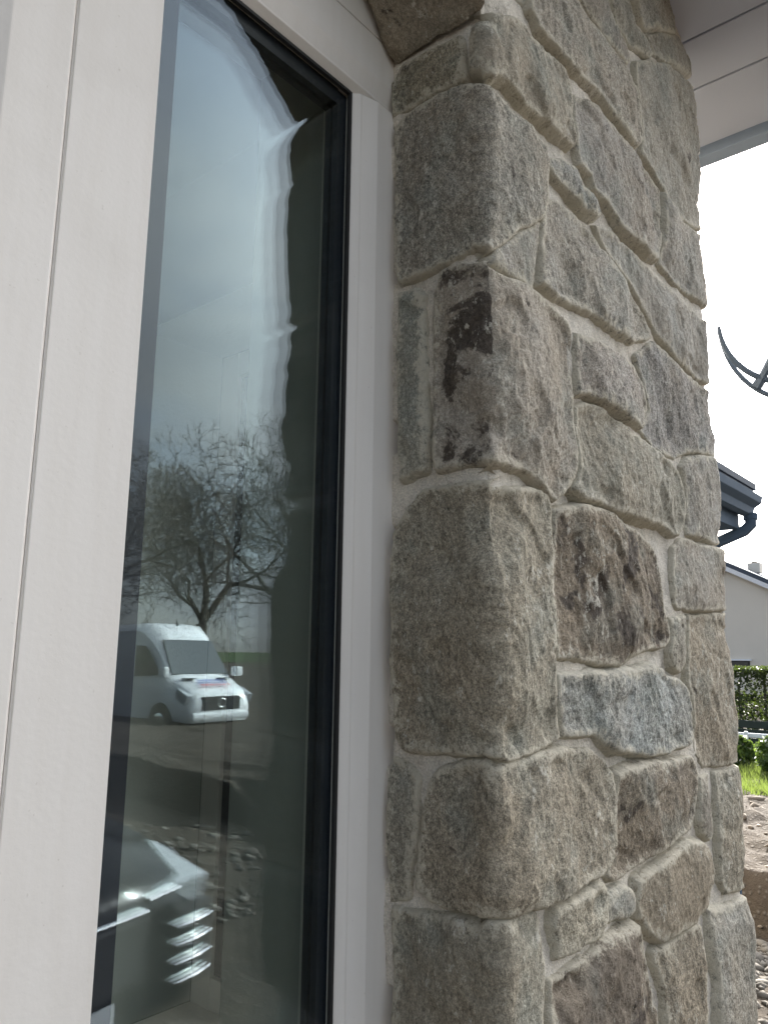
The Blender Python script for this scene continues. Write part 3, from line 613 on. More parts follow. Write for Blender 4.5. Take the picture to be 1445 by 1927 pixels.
# head: the same profile turned, plus a filler board under the arch above a fine seam
hd = MB(); prof = [(.700, .7585), (.648, .7585), (.6375, .769), (.6375, .772), (.630, .7965), (.630, .8590), (.700, .8590)]
hd.prism([(y, Z(z)) for y, z in prof], 0, .3895, .7932); wpart(hd, 'head', M['frame'], .0012)
fb = MB(); fb.box(-1.30, .80, .6305, .69, Z(.8612), Z(1.30)); wpart(fb, 'filler_board', M['frame'], .001)
# broad mullion on the left: two members with an open joint between them
ml = MB(); ml.prism([(.389, .700), (.389, .648), (.379, .630), (.2914, .630), (.2914, .6322), (.2898, .6322), (.2898, .700)], 2, Z(-1.53), Z(.8585)); wpart(ml, 'mullion', M['frame'], .0012)
m2 = MB(); m2.prism([(.2895, .700), (.2895, .6325), (.287, .630), (.233, .630), (.205, .642), (.205, .700)], 2, Z(-1.53), Z(.8585)); wpart(m2, 'mullion', M['frame'], .0012)
m3 = MB(); m3.box(-.14, .2045, .648, .70, Z(-1.53), Z(.8585)); wpart(m3, 'door_stile', M['frame'], .002)
m4 = MB(); m4.box(-1.25, -1.13, .63, .70, Z(-1.53), Z(.8585)); wpart(m4, 'jamb', M['frame'], .002)
m5 = MB(); m5.box(-1.13, -1.0, .648, .70, Z(-1.53), Z(.8585)); m5.box(-1.0, -.14, .648, .70, Z(.60), Z(.8585)); m5.box(-1.0, -.14, .648, .70, Z(-1.53), Z(-1.2)); wpart(m5, 'door_rail', M['frame'], .002)
cl = MB(); cl.box(.2925, .7, .632, .70, Z(-1.53), Z(-1.45)); wpart(cl, 'bottom_rail', M['frame'], .002)
sill = MB(); sill.prism([(.44, Z(-1.60)), (.44, Z(-1.585)), (.70, Z(-1.535)), (.70, Z(-1.65)), (.47, Z(-1.65))], 0, -1.24, .76); wpart(sill, 'window_sill', M['frame'], .003)
# triple glazing: three panes and the dark spacers in between
XL, XR, ZB, ZT = .392, .680, -1.44, .755
for y in (.6500, .6640, .6780):
    g = MB(); g.box(XL - .003, XR + .003, y, y + .004, Z(ZB), Z(ZT + .003)); wpart(g, 'glass_pane', M['glass'], 0)
for y in (.6545, .6685):
    for x0, x1, z0, z1 in ((.3895, .4125, ZB, ZT), (.6655, .6825, ZB, ZT), (.4125, .6655, .7345, .758), (.4125, .6655, ZB, ZB + .02)):
        s_ = MB(); s_.box(x0, x1, y, y + .009, Z(z0), Z(z1)); wpart(s_, 'spacer', M['gasket'], 0)
gk = MB(); gk.box(.6795, .6835, .6445, .6498, Z(ZB), Z(.7585)); gk.box(.3925, .6795, .6445, .6498, Z(.7545), Z(.7588)); wpart(gk, 'rubber_seal', M['rubber'], 0)
g = MB(); g.box(-1.0, -.14, .66, .664, Z(-1.2), Z(.60)); wpart(g, 'door_pane', M['glass'], 0)

# ------------------------------------------------------------------ room seen through the glass
def hmesh(mb, name, mat, bevel=0.0, parent=None):
    o = mb.build(name, mat, None, bevel)
    if parent is None: hpart(o)
    else: o.parent = parent
    return o
r_ = MB(); r_.box(.700, 1.20, .7005, .862, Z(-1.65), Z(1.36)); rv = hmesh(r_, 'inner_reveal', M['plaster_dark'], .003)
r_ = MB(); r_.box(-3.5, .700, .7005, .862, Z(.90), Z(1.36)); hmesh(r_, 'inner_lintel', M['plaster_dark'], .003)
r_ = MB(); r_.box(-3.5, -1.25, .484, .862, Z(-1.65), Z(1.36)); hmesh(r_, 'front_wall', M['render'])
# side wall with the second opening
r_ = MB(); X0, X1 = 1.20, XB + L1 - .016
r_.box(X0, X1, .8625, 1.15, Z(-1.65), Z(1.36)); r_.box(X0 - .034, X1, 1.90, 4.5, Z(-1.65), Z(1.36)); r_.box(X0, X1, 1.15, 1.90, Z(.918), Z(1.36)); r_.box(X0, X1, 1.15, 1.90, Z(-1.65), Z(-.97)); hmesh(r_, 'side_wall', M['room_shade'])
r_ = MB(); r_.box(1.165, 1.4395, 1.8985, 1.8998, Z(-.948), Z(.917)); r_.box(1.165, 1.4395, 1.1515, 1.898, Z(.9165), Z(.9178)); hmesh(r_, 'opening_lining', M['plaster'])  # thin skin keeps the lit jamb and head pale beside the shade-darkened walls
r_ = MB(); r_.box(-3.5, X1, 4.5, 4.7, Z(-1.65), Z(1.36)); hmesh(r_, 'back_wall', M['room_shade'])
r_ = MB(); r_.box(-3.7, -3.5, .484, 4.7, Z(-1.65), Z(1.36)); hmesh(r_, 'end_wall', M['room_shade'])
r_ = MB(); r_.box(-3.5, 1.199, .8625, 4.499, Z(-1.60), Z(-1.55)); hmesh(r_, 'room_floor', M['screed'])
r_ = MB(); r_.box(-3.7, X1, .484, 4.7, Z(1.362), Z(1.376)); hmesh(r_, 'room_ceiling', M['room_shade'])
sw = MB(); sw.box(1.44, 1.51, 1.82, 1.8985, Z(-.955), Z(.9165)); side_win = hpart(sw.build('side_window', M['frame'], None, .003))
for b in ((1.44, 1.51, 1.1515, 1.23, Z(-.955), Z(.9165)), (1.4405, 1.5095, 1.2305, 1.8195, Z(.84), Z(.916)), (1.4405, 1.5095, 1.2305, 1.8195, Z(-.955), Z(-.87))):
    q = MB(); q.box(*b); hmesh(q, 'side_frame', M['frame'], .003, side_win)
q = MB(); q.box(1.455, 1.495, 1.70, 1.8195, Z(-.869), Z(.839)); hmesh(q, 'spacer', M['gasket'], 0, side_win)
q = MB(); q.box(1.475, 1.481, 1.2315, 1.7995, Z(-.869), Z(.839)); hmesh(q, 'glass_pane', M['glass'], 0, side_win)
q = MB(); q.box(1.16, 1.4395, 1.1515, 1.8985, Z(-.9695), Z(-.948)); hmesh(q, 'window_board', M['frame'], .006, side_win)

# ------------------------------------------------------------------ eaves
ST = 1.38
sf = MB(); sf.box(-4.2, 2.02, .19, 5.2, Z(ST + .012), Z(ST + .03)); soffit = hpart(sf.build('soffit', M['soffit']))
x = -3.0
edges = [-4.2, -2.4, -1.6, -.8, 0, .55, 1.10, 1.462, 1.608, 1.775, 2.012]
for a, b in zip(edges[:-1], edges[1:]):
    q = MB(); q.box(a + .003, b - .003, .20, 5.19, Z(ST), Z(ST + .0115)); hmesh(q, 'soffit_board', M['soffit'], .0025, soffit)
q = MB(); q.box(2.0205, 2.072, .15, 5.2, Z(ST - .022), Z(ST + .20)); fascia = hmesh(q, 'fascia', M['fascia'], .003)
q = MB(); q.box(-4.2, 2.02, .15, .1895, Z(ST - .022), Z(ST + .20)); hmesh(q, 'fascia', M['fascia'], .003)
rf = MB(); rf.prism([(.10, Z(ST + .2005)), (5.3, Z(ST + .2005)), (2.6, Z(ST + 1.5))], 0, -4.2, 2.12); hmesh(rf, 'roof', M['slate'])

# ------------------------------------------------------------------ garage wing behind the pier: gutter, downpipe, roof
gar = thing('garage', 'low outbuilding whose dark gutter and downpipe show past the edge of the stone pier', 'outbuilding', (3.7, 2.6, 0))
GI = Matrix.Translation((-3.7, -2.6, 0))
def gpart(o, parent=None):
    o.parent = parent or gar; o.matrix_parent_inverse = GI if parent is None else Matrix.Identity(4); return o
q = MB(); q.box(2.7, 4.72, 1.50, 4.6, 0, 2.42); gpart(q.build('wall', M['render']))
GH = Z(.934)
prof = [(1.30, GH - .005), (1.305, GH - .10), (1.265, GH - .115), (1.235, GH - .105), (1.225, GH - .065), (1.185, GH - .04), (1.175, GH)]   # ogee gutter
q = MB(); q.prism(prof, 0, 2.6, 4.86); gut = gpart(q.build('gutter', M['gutter'], None, .003))
q = MB(); q.box(2.62, 4.80, 1.3015, 1.325, GH - .19, GH + .02); gpart(q.build('fascia', M['gutter'], None, .003))
q = MB(); q.box(2.62, 4.80, 1.326, 1.499, GH - .19, GH - .17); gpart(q.build('soffit', M['gutter'], None, .002))
q = MB(); q.box(2.61, 4.80, 1.21, 1.2955, GH + .003, GH + .035); gpart(q.build('eaves_slate', M['slate'], None, .002))
q = MB(); q.prism([(1.2, GH + .036), (1.2, GH + .075), (3.05, GH + .82), (4.9, GH + .075), (4.9, GH + .036)], 0, 2.58, 4.83); gpart(q.build('roof', M['slate'], None, .004))
q = MB(); q.tube([(4.83, 1.245, GH - .105), (4.825, 1.245, GH - .165), (4.815, 1.28, GH - .20), (4.79, 1.44, GH - .265), (4.785, 1.455, GH - .30), (4.785, 1.457, .05)], .034, 12); gpart(q.build('downpipe', M['gutter'], None, 0, True))
q = MB(); q.tube([(4.832, 1.245, GH - .10), (4.829, 1.245, GH - .135)], .041, 12); gpart(q.build('pipe_collar', M['gutter'], None, 0, True))

# ------------------------------------------------------------------ orb lantern hanging from the soffit
LX, LY, LZ, LR = 1.864, .352, Z(.745), .162
lan = thing('hanging_lantern', 'dark lantern with a round globe in a crescent bracket hanging beside the stone pier', 'lantern', (LX, LY, LZ - LR))
LI = Matrix.Translation((-LX, -LY, -(LZ - LR)))
def lpart(o): o.parent = lan; o.matrix_parent_inverse = LI; return o
vd = Vector((LX, LY, LZ - GZ)).normalized(); side = vd.cross(Vector((0, 0, 1))).normalized(); upv = side.cross(vd)
def arc_arm(tip, depth, tilt, rad, name):
    ax = side * math.cos(tilt) + vd * math.sin(tilt); q = MB(); pts, rr = [], []
    for k in range(37):
        a = math.pi * (1 + k / 36); pts.append(Vector((LX, LY, LZ + tip)) + ax * (LR * math.cos(a)) + upv * (depth * math.sin(a))); rr.append(rad * (.55 + .45 * math.sin(math.pi * k / 36) ** .5))
    q.tube(pts, rr, 8); return lpart(q.build(name, M['iron'], None, 0, True))
arc_arm(.032, LR + .036, .0, .0066, 'crescent_bracket'); arc_arm(.032, LR - .004, .16, .0078, 'crescent_bracket')
q = MB()
pr = [(0.0, .058), (.03, .052), (.05, .030), (.056, 0), (.05, -.03), (.03, -.05), (0.001, -.058)]
V, F = [], []
for i, (r0, z0) in enumerate(pr):
    for k in range(20): a = 2 * math.pi * k / 20; V.append((LX + max(r0, .001) * math.cos(a), LY + max(r0, .001) * math.sin(a), LZ + .004 + z0))
for i in range(len(pr) - 1):
    for k in range(20): F.append((i * 20 + k, i * 20 + (k + 1) % 20, (i + 1) * 20 + (k + 1) % 20, (i + 1) * 20 + k))
q.add(V, F); lpart(q.build('globe', M['opal'], None, 0, True))
for s in (-1, 1):
    a = Vector((LX, LY, LZ)) + side * (s * .036) - upv * .038; b = Vector((LX, LY, LZ)) + side * (s * .088) - upv * .118
    q = MB(); q.tube([a, b], [.013, .009], 8); lpart(q.build('arm', M['iron'], None, 0, True))
    q = MB(); q.tube([b - (b - a) * .12, b + (b - a) * .1], .0125, 8); lpart(q.build('clamp', M['iron'], None, 0, True))
q = MB(); q.tube([(LX, LY, LZ + .055), (LX, LY, Z(ST))], .005, 8); lpart(q.build('stem', M['iron'], None, 0, True))
q = MB(); q.tube([(LX, LY, Z(ST) - .03), (LX, LY, Z(ST) - .0005)], .009, 12); lpart(q.build('ceiling_rose', M['iron'], None, .003, True))

# ------------------------------------------------------------------ far house, hedge, fence, rail
fh = thing('far_house', 'pale rendered house with slate gable roof rising above the hedge', 'house', (33, 7.0, .35))
FI = Matrix.Translation((-33, -7, -.35))
def fpart(o, parent=None): o.parent = parent or fh; o.matrix_parent_inverse = FI if parent is None else Matrix.Identity(4); return o
FX = 30.8
q = MB(); q.prism([(13.9, .3), (13.9, 2.45), (8.95, 4.98), (4.0, 2.45), (4.0, .3)], 0, FX, FX + 9); fpart(q.build('wall', M['render']))
for (ya, yb_) in ((8.92, 3.55), (8.98, 14.35)):
    zb_ = 5.16 - abs(yb_ - 8.95) * .52
    q = MB(); q.prism([(ya, 5.02), (ya, 5.22), (yb_, zb_ + .06), (yb_, zb_ - .14)], 0, FX - .22, FX + 9.2); fpart(q.build('roof', M['slate']))
    q = MB(); q.prism([(ya, 4.86), (ya, 5.04), (yb_, zb_ - .12), (yb_, zb_ - .30)], 0, FX - .26, FX - .225); fpart(q.build('barge_board', M['white_rail']))
q = MB(); q.box(FX + 1.6, FX + 2.05, 8.15, 8.6, 4.9, 5.30); ch = fpart(q.build('chimney', M['render']))
q = MB(); q.tube([(FX + 1.8, 8.38, 5.30), (FX + 1.8, 8.38, 5.36)], .10, 10); fpart(q.build('chimney_pot', M['clod'], None), ch)
q = MB(); q.box(FX - .015, FX + .02, 8.33, 9.5, 1.0, 1.50); wf = fpart(q.build('window', M['trim']))
q = MB(); q.box(FX - .03, FX - .016, 8.38, 9.45, 1.04, 1.46); fpart(q.build('pane', M['carglass']), wf)
q = MB(); q.box(FX - .08, FX - .001, 8.25, 9.55, 1.5005, 1.56); fpart(q.build('lintel', M['white_rail']), wf)

def leaf_cloud(pts, size, rng, elong=1.6, up=0.0):
    n = len(pts); d = rng.normal(size=(n, 3)); d[:, 2] += up; d /= np.linalg.norm(d, axis=1)[:, None]
    e = rng.normal(size=(n, 3)); e -= d * (e * d).sum(1)[:, None]; e /= np.linalg.norm(e, axis=1)[:, None]
    s = size * rng.uniform(.6, 1.4, n)[:, None]
    V = np.stack([pts - e * s * .5, pts + d * s * elong * .5, pts + e * s * .5, pts - d * s * elong * .5], 1).reshape(-1, 3)
    return V, np.arange(4 * n).reshape(-1, 4)
rng = np.random.RandomState(3)
hd_ = thing('hedge', 'clipped dark green hedge below the far pale house', 'hedge', (16.6, 5.5, 0))
HI = Matrix.Translation((-16.6, -5.5, 0))
n = 42000; P = np.stack([rng.uniform(16.3, 17.4, n), rng.uniform(1.0, 10.0, n), rng.uniform(-.05, 1.42, n)], 1)
face = rng.randint(0, 3, n); P[face == 0, 0] = 16.3 + np.abs(rng.normal(0, .07, (face == 0).sum())); P[face == 1, 2] = 1.42 - np.abs(rng.normal(0, .06, (face == 1).sum()))
P += np.stack([noise(P, .9, 71) * .16, noise(P, .9, 72) * .16, noise(P, 1.2, 73) * .13], 1)
o = link('foliage', mesh_np('foliage', *leaf_cloud(P, .045, rng)), M['hedge'], hd_); o.matrix_parent_inverse = HI; o['kind'] = 'stuff'
q = MB()
for y in np.arange(1.2, 10, .45): q.tube([(16.85, y, -.1), (16.8 + rng.uniform(-.1, .1), y + rng.uniform(-.1, .1), 1.1)], .03, 5)
o = q.build('stem', M['bark'], hd_); o.matrix_parent_inverse = HI

fn = thing('board_fence', 'low dark green board fence at the foot of the hedge', 'fence', (15.4, 4.6, 0))
NI = Matrix.Translation((-15.4, -4.6, 0))
for z0 in (.06, .215, .37):
    q = MB(); q.box(15.36, 15.385, 2.0, 8.0, z0, z0 + .135); o = q.build('board', M['wood_dark'], fn, .004); o.matrix_parent_inverse = NI
for y in np.arange(2.1, 8.0, 1.45):
    q = MB(); q.box(15.3855, 15.46, y, y + .075, -.2, .54); o = q.build('post', M['wood_dark'], fn, .006); o.matrix_parent_inverse = NI
rl = thing('white_rail', 'white painted rail on posts among the bushes in front of the hedge', 'rail', (14.4, 4.2, .2))
RI = Matrix.Translation((-14.4, -4.2, -.2))
q = MB(); q.box(14.36, 14.44, 3.2, 6.0, .30, .37); o = q.build('rail', M['white_rail'], rl, .006); o.matrix_parent_inverse = RI
for y in (3.25, 3.99, 5.2):
    q = MB(); q.box(14.3, 14.358, y, y + .055, -.05, .40); o = q.build('post', M['white_rail'], rl, .006); o.matrix_parent_inverse = RI
def bush(x, y, z, r, h, label, seed, flowers=40):
    g = np.random.RandomState(seed); t = thing('bush', label, 'bush', (x, y, z), 'bushes on the grassy bank'); I = Matrix.Translation((-x, -y, -z))
    n = 2600; d = g.normal(size=(n, 3)); d /= np.linalg.norm(d, axis=1)[:, None]; rr = g.uniform(.35, 1, n) ** .5
    P = np.array([x, y, z + h * .5]) + d * rr[:, None] * np.array([r, r, h * .55]); P += np.stack([noise(P, 3, seed) * .12, noise(P, 3, seed + 1) * .12, noise(P, 3, seed + 2) * .14], 1)
    o = link('foliage', mesh_np('foliage', *leaf_cloud(P, .045, g)), M['bush'], t); o.matrix_parent_inverse = I; o['kind'] = 'stuff'
    if flowers:
        k = g.choice(n, flowers); o = link('blossom', mesh_np('blossom', *leaf_cloud(P[k] + d[k] * .04, .05, g, 1.1)), M['petal'], t); o.matrix_parent_inverse = I; o['kind'] = 'stuff'
    q = MB()
    for i in range(7): q.tube([(x, y, z - .03), (x + g.uniform(-.4, .4) * r, y + g.uniform(-.4, .4) * r, z + h * .5), (x + g.uniform(-.8, .8) * r, y + g.uniform(-.8, .8) * r, z + h * .9)], [.012, .008, .004], 5)
    o = q.build('stem', M['bark'], t); o.matrix_parent_inverse = I
bush(12.9, 3.80, -.06, .26, .46, 'leafy bush with white blossom, close to the pier edge', 81, 26)
bush(12.3, 3.02, -.04, .34, .56, 'leafy bush with white blossom at the right edge of the picture', 82, 30)
bush(13.4, 3.62, -.06, .40, .20, 'low bush in front of the white rail', 83, 8)
bush(12.7, 4.6, -.05, .45, .60, 'leafy bush mostly hidden behind the pier', 84, 12)

# grass on the bank
n = 16000; P = np.stack([rng.uniform(10.3, 14.5, n), rng.uniform(2.0, 5.0, n), np.zeros(n)], 1)
P[:, 2] = terrace_z(P) - .02
hgt = rng.uniform(.06, .17, n)[:, None]; a = rng.uniform(0, 6.28, n); side_ = np.stack([np.cos(a), np.sin(a), a * 0], 1) * .007; ln = rng.normal(0, .35, (n, 3)); ln[:, 2] = 1
V = np.stack([P - side_, P + side_, P + ln * hgt], 1).reshape(-1, 3)
tag(link('grass', mesh_np('grass', V, np.arange(3 * n).reshape(-1, 3)), M['blade']), kind='stuff')

# ------------------------------------------------------------------ stones and clods lying about
def rocks(name, pos, size, mat, seed):
    g = np.random.RandomState(seed)
    bm = bmesh.new(); bmesh.ops.create_icosphere(bm, subdivisions=1, radius=1); BV = np.array([v.co for v in bm.verts]); BF = np.array([[v.index for v in f.verts] for f in bm.faces]); bm.free()
    n = len(pos); m = len(BV)
    sc = size[:, None] * g.uniform(.55, 1.25, (n, 3)); sc[:, 2] *= .62
    Vv = BV[None] * (1 + g.uniform(-.42, .42, (n, m, 1))) * sc[:, None]
    a = g.uniform(0, 6.28, n); c, s = np.cos(a), np.sin(a)
    X = Vv[..., 0] * c[:, None] - Vv[..., 1] * s[:, None]; Y = Vv[..., 0] * s[:, None] + Vv[..., 1] * c[:, None]
    Vv = np.stack([X, Y, Vv[..., 2]], -1) + pos[:, None]
    F = (BF[None] + (np.arange(n) * m)[:, None, None]).reshape(-1, 3)
    return tag(link(name, mesh_np(name, Vv.reshape(-1, 3), F), mat), kind='stuff')
n = 3600; P = np.stack([rng.uniform(2.6, 5.15, n), rng.uniform(.2, 2.2, n), np.zeros(n)], 1); P[:, 2] = .014
rocks('gravel', P, rng.gamma(2.2, .009, n) + .006, M['rock'], 1)
n = 900; P = np.stack([rng.uniform(5.1, 11, n), rng.uniform(.6, 4.4, n), np.zeros(n)], 1); P[:, 2] = terrace_z(P) + .004
rocks('earth_clods', P, rng.gamma(1.6, .013, n) + .006, M['clod'], 2)
n = 13000; P = np.stack([rng.uniform(-.5, 15, n), -2.6 - rng.uniform(0, 1, n) ** 1.4 * 15, np.zeros(n)], 1); P[:, 2] = site_z(P) + .006
rocks('rubble', P, np.minimum(rng.gamma(1.5, .013, n), .05) + .007, M['rock'], 3)

# ------------------------------------------------------------------ bare trees
def bare_tree(base, height, spread, label, seed, levels=6, name='oak_tree', cat='tree', lean=(0, 0)):
    g = random.Random(seed); t = thing(name, label, cat, base, 'bare winter trees'); q, tw = MB(), MB()
    V, F = [], []
    def tube(dst, p0, p1, p2, r0, r2, n):
        dst.tube([p0, p1, p2], [r0, (r0 + r2) / 2, r2], n, False)
    def grow(p, d, L, r, lv):
        mid = p + d * L * .5 + Vector((g.gauss(0, 1), g.gauss(0, 1), g.gauss(0, .6))) * L * .09
        e = p + d * L + Vector((g.gauss(0, 1), g.gauss(0, 1), g.gauss(0, .6))) * L * .10
        r2 = r * (.72 if lv < levels else .3)
        tube(q if lv < 3 else tw, p, mid, e, r, r2, 9 if lv < 2 else (5 if lv < 4 else 3))
        if lv >= levels: return
        d2 = (e - mid).normalized(); n = g.choice((2, 3, 3)) if lv < levels - 2 else 3
        ph = g.uniform(0, 6.28)
        for i in range(n):
            a = ph + i * 6.28 / n + g.uniform(-.5, .5); k = g.uniform(.35, .95) * spread
            o1 = d2.cross(Vector((0, 0, 1)) if abs(d2.z) < .9 else Vector((1, 0, 0))).normalized(); o2 = d2.cross(o1)
            nd = (d2 + (o1 * math.cos(a) + o2 * math.sin(a)) * k + Vector((0, 0, .10))).normalized()
            grow(e if g.random() < .75 else mid.lerp(e, g.uniform(.3, .9)), nd, L * g.uniform(.66, .88), max(.0105, r2 * g.uniform(.55, .78)), lv + 1)
        if lv >= 1 and g.random() < .85:
            nd = (d2 + Vector((g.gauss(0, 1), g.gauss(0, 1), g.gauss(0, .5))) * .8).normalized(); grow(mid, nd, L * .55, r2 * .45, lv + 2 if lv + 2 <= levels else levels)
    grow(Vector((0, 0, -.2)), Vector((lean[0], lean[1], 1)).normalized(), height * .26, height * .030, 0)
    q.build('trunk', M['bark'], t, 0, True)
    c = link('crown', bpy.data.meshes.new('crown'), M['bark'], t); c.data.from_pydata(tw.v, [], tw.f); c.data.update(); c.data.materials.clear(); c.data.materials.append(M['bark'])
    return t
bare_tree((20.6, -26.8, -.3), 12.2, 1.05, 'bare oak behind the white van, in the window reflection', 4, 8)
bare_tree((16.5, -29.0, -.3), 12.5, 1.05, 'bare oak at the left edge of the window reflection', 12, 8)
bare_tree((26.0, -25.0, -.3), 13.0, 1.1, 'bare oak standing right of the white van in the reflection', 23, 8)
bare_tree((66, 14.2, .3), 11.5, .8, 'bare tree far beyond the pale house at the right edge', 31, 6, 'bare_tree')

# ------------------------------------------------------------------ vehicles seen in the reflection
def loft(name, rings, mat, parent, sub=1, caps=True):
    """rings: closed outlines with equal counts -> one smooth body"""
    n = len(rings[0]); V = [p for r in rings for p in r]; F = []
    for i in range(len(rings) - 1):
        F += [(i * n + k, i * n + (k + 1) % n, (i + 1) * n + (k + 1) % n, (i + 1) * n + k) for k in range(n)]
    if caps: F += [tuple(range(n))[::-1], tuple(range((len(rings) - 1) * n, len(rings) * n))]
    me = bpy.data.meshes.new(name); me.from_pydata(V, [], F); me.update()
    bm = bmesh.new(); bm.from_mesh(me); bmesh.ops.recalc_face_normals(bm, faces=bm.faces); bm.to_mesh(me); bm.free()
    o = link(name, me, mat, parent, True)
    try: me.set_sharp_from_angle(angle=R(40))
    except Exception: pass
    return o
def section(x, w, z0, z1, tuck=.04, roof=.06):
    """half-rounded body section at length x"""
    return [(x, -w + tuck, z0), (x, -w, z0 + (z1 - z0) * .22), (x, -w, z0 + (z1 - z0) * .55), (x, -w + tuck * .9, z1 - roof), (x, -w + tuck + roof, z1), (x, -w * .45, z1 + .025), (x, w * .45, z1 + .025), (x, w - tuck - roof, z1), (x, w - tuck * .9, z1 - roof), (x, w, z0 + (z1 - z0) * .55), (x, w, z0 + (z1 - z0) * .22), (x, w - tuck, z0)]
def wheel(parent, x, y, r, w):
    s = 1 if y > 0 else -1
    q = MB(); q.tube([(x, y - w / 2, r), (x, y + w / 2, r)], r, 24); o = q.build('wheel', M['rubber'], parent, .02, True)
    q = MB(); q.tube([(x, y + s * (w / 2 - .01), r), (x, y + s * (w / 2 + .012), r)], r * .62, 18); q.build('rim', M['chrome'], o, .01, True)
def van(loc, rz):
    t = thing('van', 'white high roofed panel van reflected in the window', 'van', loc); t.rotation_euler = (0, 0, rz)
    S = [section(-5.7, .96, .42, 2.50, .05, .16), section(-5.62, .99, .38, 2.60, .05, .16), section(-2.2, .99, .38, 2.66, .05, .18), section(-1.95, .985, .38, 2.62, .06, .20), section(-1.62, .975, .38, 2.42, .10, .24), section(-1.30, .97, .38, 2.02, .12, .12),
         section(-.82, .965, .38, 1.38, .08, .07), section(-.55, .96, .38, 1.26, .07, .07), section(-.18, .93, .36, 1.08, .07, .08), section(-.03, .86, .36, .98, .07, .08), section(.02, .78, .42, .84, .08, .06)]
    loft('body', S, M['white'], t)
    q = MB(); q.add([(-1.60, -.74, 2.14), (-1.60, .74, 2.14), (-.80, .84, 1.40), (-.80, -.84, 1.40)], [(0, 1, 2, 3)])
    def lift(V, d): return [(x + d * .62, y, z + d * .78) for x, y, z in V]
    w0 = [(-1.47, -.72, 2.24), (-1.47, .72, 2.24), (-.86, .83, 1.425), (-.86, -.83, 1.425)]
    q = MB(); q.add(lift(w0, .035) + lift(w0, -.02), [(0, 1, 2, 3), (7, 6, 5, 4), (0, 4, 5, 1), (1, 5, 6, 2), (2, 6, 7, 3), (3, 7, 4, 0)]); q.build('windscreen', M['carglass'], t, .01)
    for s in (-1, 1):
        q = MB(); pts = [(-2.15, 2.12), (-1.72, 2.10), (-1.02, 1.42), (-2.15, 1.36)]; q.prism(pts, 1, s * .985, s * 1.002); o = q.build('side_window', M['carglass'], t, .004)
        q = MB(); q.prism([(-.02, .98), (-.42, 1.14), (-.50, .92), (-.10, .76)], 1, s * .80, s * .968); q.build('headlight', M['lamp'], t, .02)
        q = MB(); q.box(-.95, -.70, min(s * 1.0, s * 1.2), max(s * 1.0, s * 1.15), 1.38, 1.62); q.build('wing_mirror', M['white'], t, .04)
        for x in (-1.02, -4.45):
            wheel(t, x, s * .89, .345, .22)
            q = MB(); pts = [(x + .43 * math.cos(a), .36 + .43 * math.sin(a)) for a in np.linspace(-.1, math.pi + .1, 15)]; q.prism(pts, 1, s * .93, s * .995); q.build('wheel_arch', M['trim'], t, .004)
    q = MB(); q.box(-.03, .032, -.56, .56, .64, .95); gr = q.build('grille', M['trim'], t, .02)
    q = MB(); q.tube([(.042, .10 * math.cos(a), .80 + .10 * math.sin(a)) for a in np.linspace(0, 2 * math.pi, 25)], .011, 6, False)
    for k in range(3):
        a = math.pi / 2 + k * 2 * math.pi / 3; q.tube([(.042, 0, .80), (.042, .095 * math.cos(a), .80 + .095 * math.sin(a))], [.016, .004], 6)
    q.build('badge', M['chrome'], gr, 0, True)
    q = MB(); q.box(-.16, .045, -.83, .83, .42, .60); q.build('bumper', M['white'], t, .06)
    for y in (-.52, .52):
        q = MB(); q.box(-.66, -.52, y - .17, y + .17, 1.335, 1.345 + .01); q.build('bonnet_vent', M['trim'], t, .003)
    # blurred blue and red sign-writing on the bonnet (too soft in the photograph to read)
    def marks(name, mat, u, n, h, seed):
        g = random.Random(seed); q = MB(); y = -.42; x = u; zt = 1.335 + (u + .50) * -.48
        while y < .42:
            w = g.uniform(.025, .05); q.add([(x, y, zt), (x, y + w, zt), (x - h, y + w, zt + h * .48), (x - h, y, zt + h * .48)], [(0, 1, 2, 3)]); y += w + g.choice((.012, .012, .012, .04))
        o = q.build(name, mat, t)
    marks('lettering', M['blue'], -.40, 0, .075, 1); marks('lettering', M['blue'], -.31, 0, .05, 2); marks('lettering', M['red'], -.20, 0, .075, 3)
    q = MB(); q.tube([(-1.75, .12, 2.62), (-1.80, .12, 2.78)], [.04, .012], 8); q.build('aerial', M['trim'], t, 0, True)
    return t
van((11.85, -13.7, -.36), R(90))

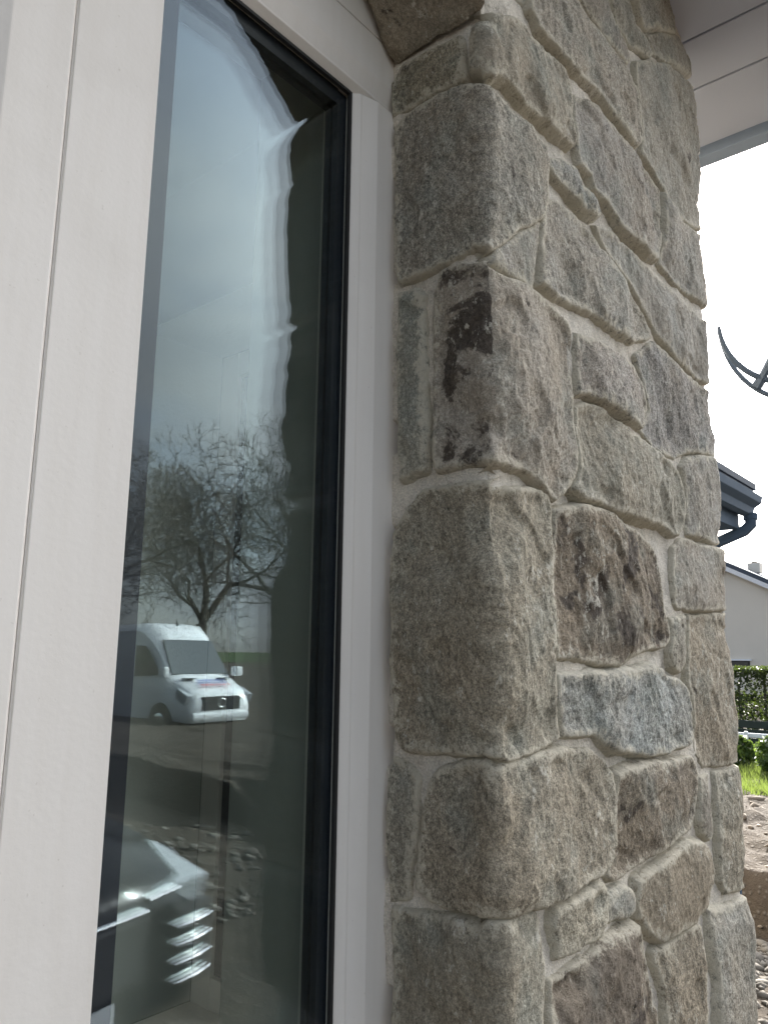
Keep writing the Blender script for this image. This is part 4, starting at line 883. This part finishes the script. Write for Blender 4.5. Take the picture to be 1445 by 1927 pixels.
def car(loc, rz):
    t = thing('car', 'black car parked nose towards the house, its chrome slats glinting in the glass', 'car', loc); t.rotation_euler = (0, 0, rz)
    S = [section(-4.35, .70, .45, .86, .06, .08), section(-4.25, .82, .35, .98, .06, .10), section(-3.4, .89, .28, 1.02, .05, .08), section(-2.2, .90, .27, 1.00, .05, .08), section(-1.2, .90, .27, .985, .05, .08), section(-.75, .89, .27, .96, .06, .09), section(-.30, .86, .27, .885, .07, .10), section(-.08, .80, .28, .80, .08, .09), section(.0, .72, .34, .68, .09, .07)]
    loft('body', S, M['black'], t)
    C = [section(-4.05, .66, .96, 1.06, .08, .05), section(-3.5, .72, .96, 1.38, .10, .09), section(-2.8, .74, .96, 1.46, .12, .10), section(-2.1, .73, .96, 1.43, .12, .10), section(-1.25, .70, .95, 1.04, .08, .05)]
    loft('cabin', C, M['carglass'], t)
    q = MB(); q.box(-.02, .02, -.42, .42, .47, .70); gr = q.build('grille', M['trim'], t, .015)
    q = MB(); q.tube([(.02, -.40, .715), (.03, 0, .72), (.02, .40, .715)], .009, 8); q.build('grille_trim', M['chrome'], gr, 0, True)
    for s in (-1, 1):
        q = MB(); q.prism([(-.03, .75), (-.34, .845), (-.40, .76), (-.06, .63)], 1, s * .50, s * .80); q.build('headlight', M['lamp'], t, .02)
        q = MB(); q.box(-.06, -.005, min(s * .56, s * .80), max(s * .56, s * .80), .37, .66); v = q.build('side_vent', M['trim'], t, .01)
        for k in range(4):
            q = MB(); q.tube([(.004, s * .57, .41 + k * .066), (.012, s * .68, .41 + k * .066), (-.006, s * .79, .41 + k * .066)], [.006, .015, .006], 14); q.build('slat', M['chrome'], v, 0, True)
        q = MB(); q.tube([(-.02, s * .44, .735), (-.04, s * .62, .735), (-.10, s * .76, .75), (-.30, s * .845, .80)], .010, 8); q.build('chrome_strip', M['chrome'], t, 0, True)
        for x in (-.86, -3.45): wheel(t, x, s * .80, .32, .20)
    q = MB(); q.box(.021, .03, -.26, .26, .36, .46); q.build('number_plate', M['white_rail'], t, .002)
    return t
car((1.36, -1.22, 0), R(78))
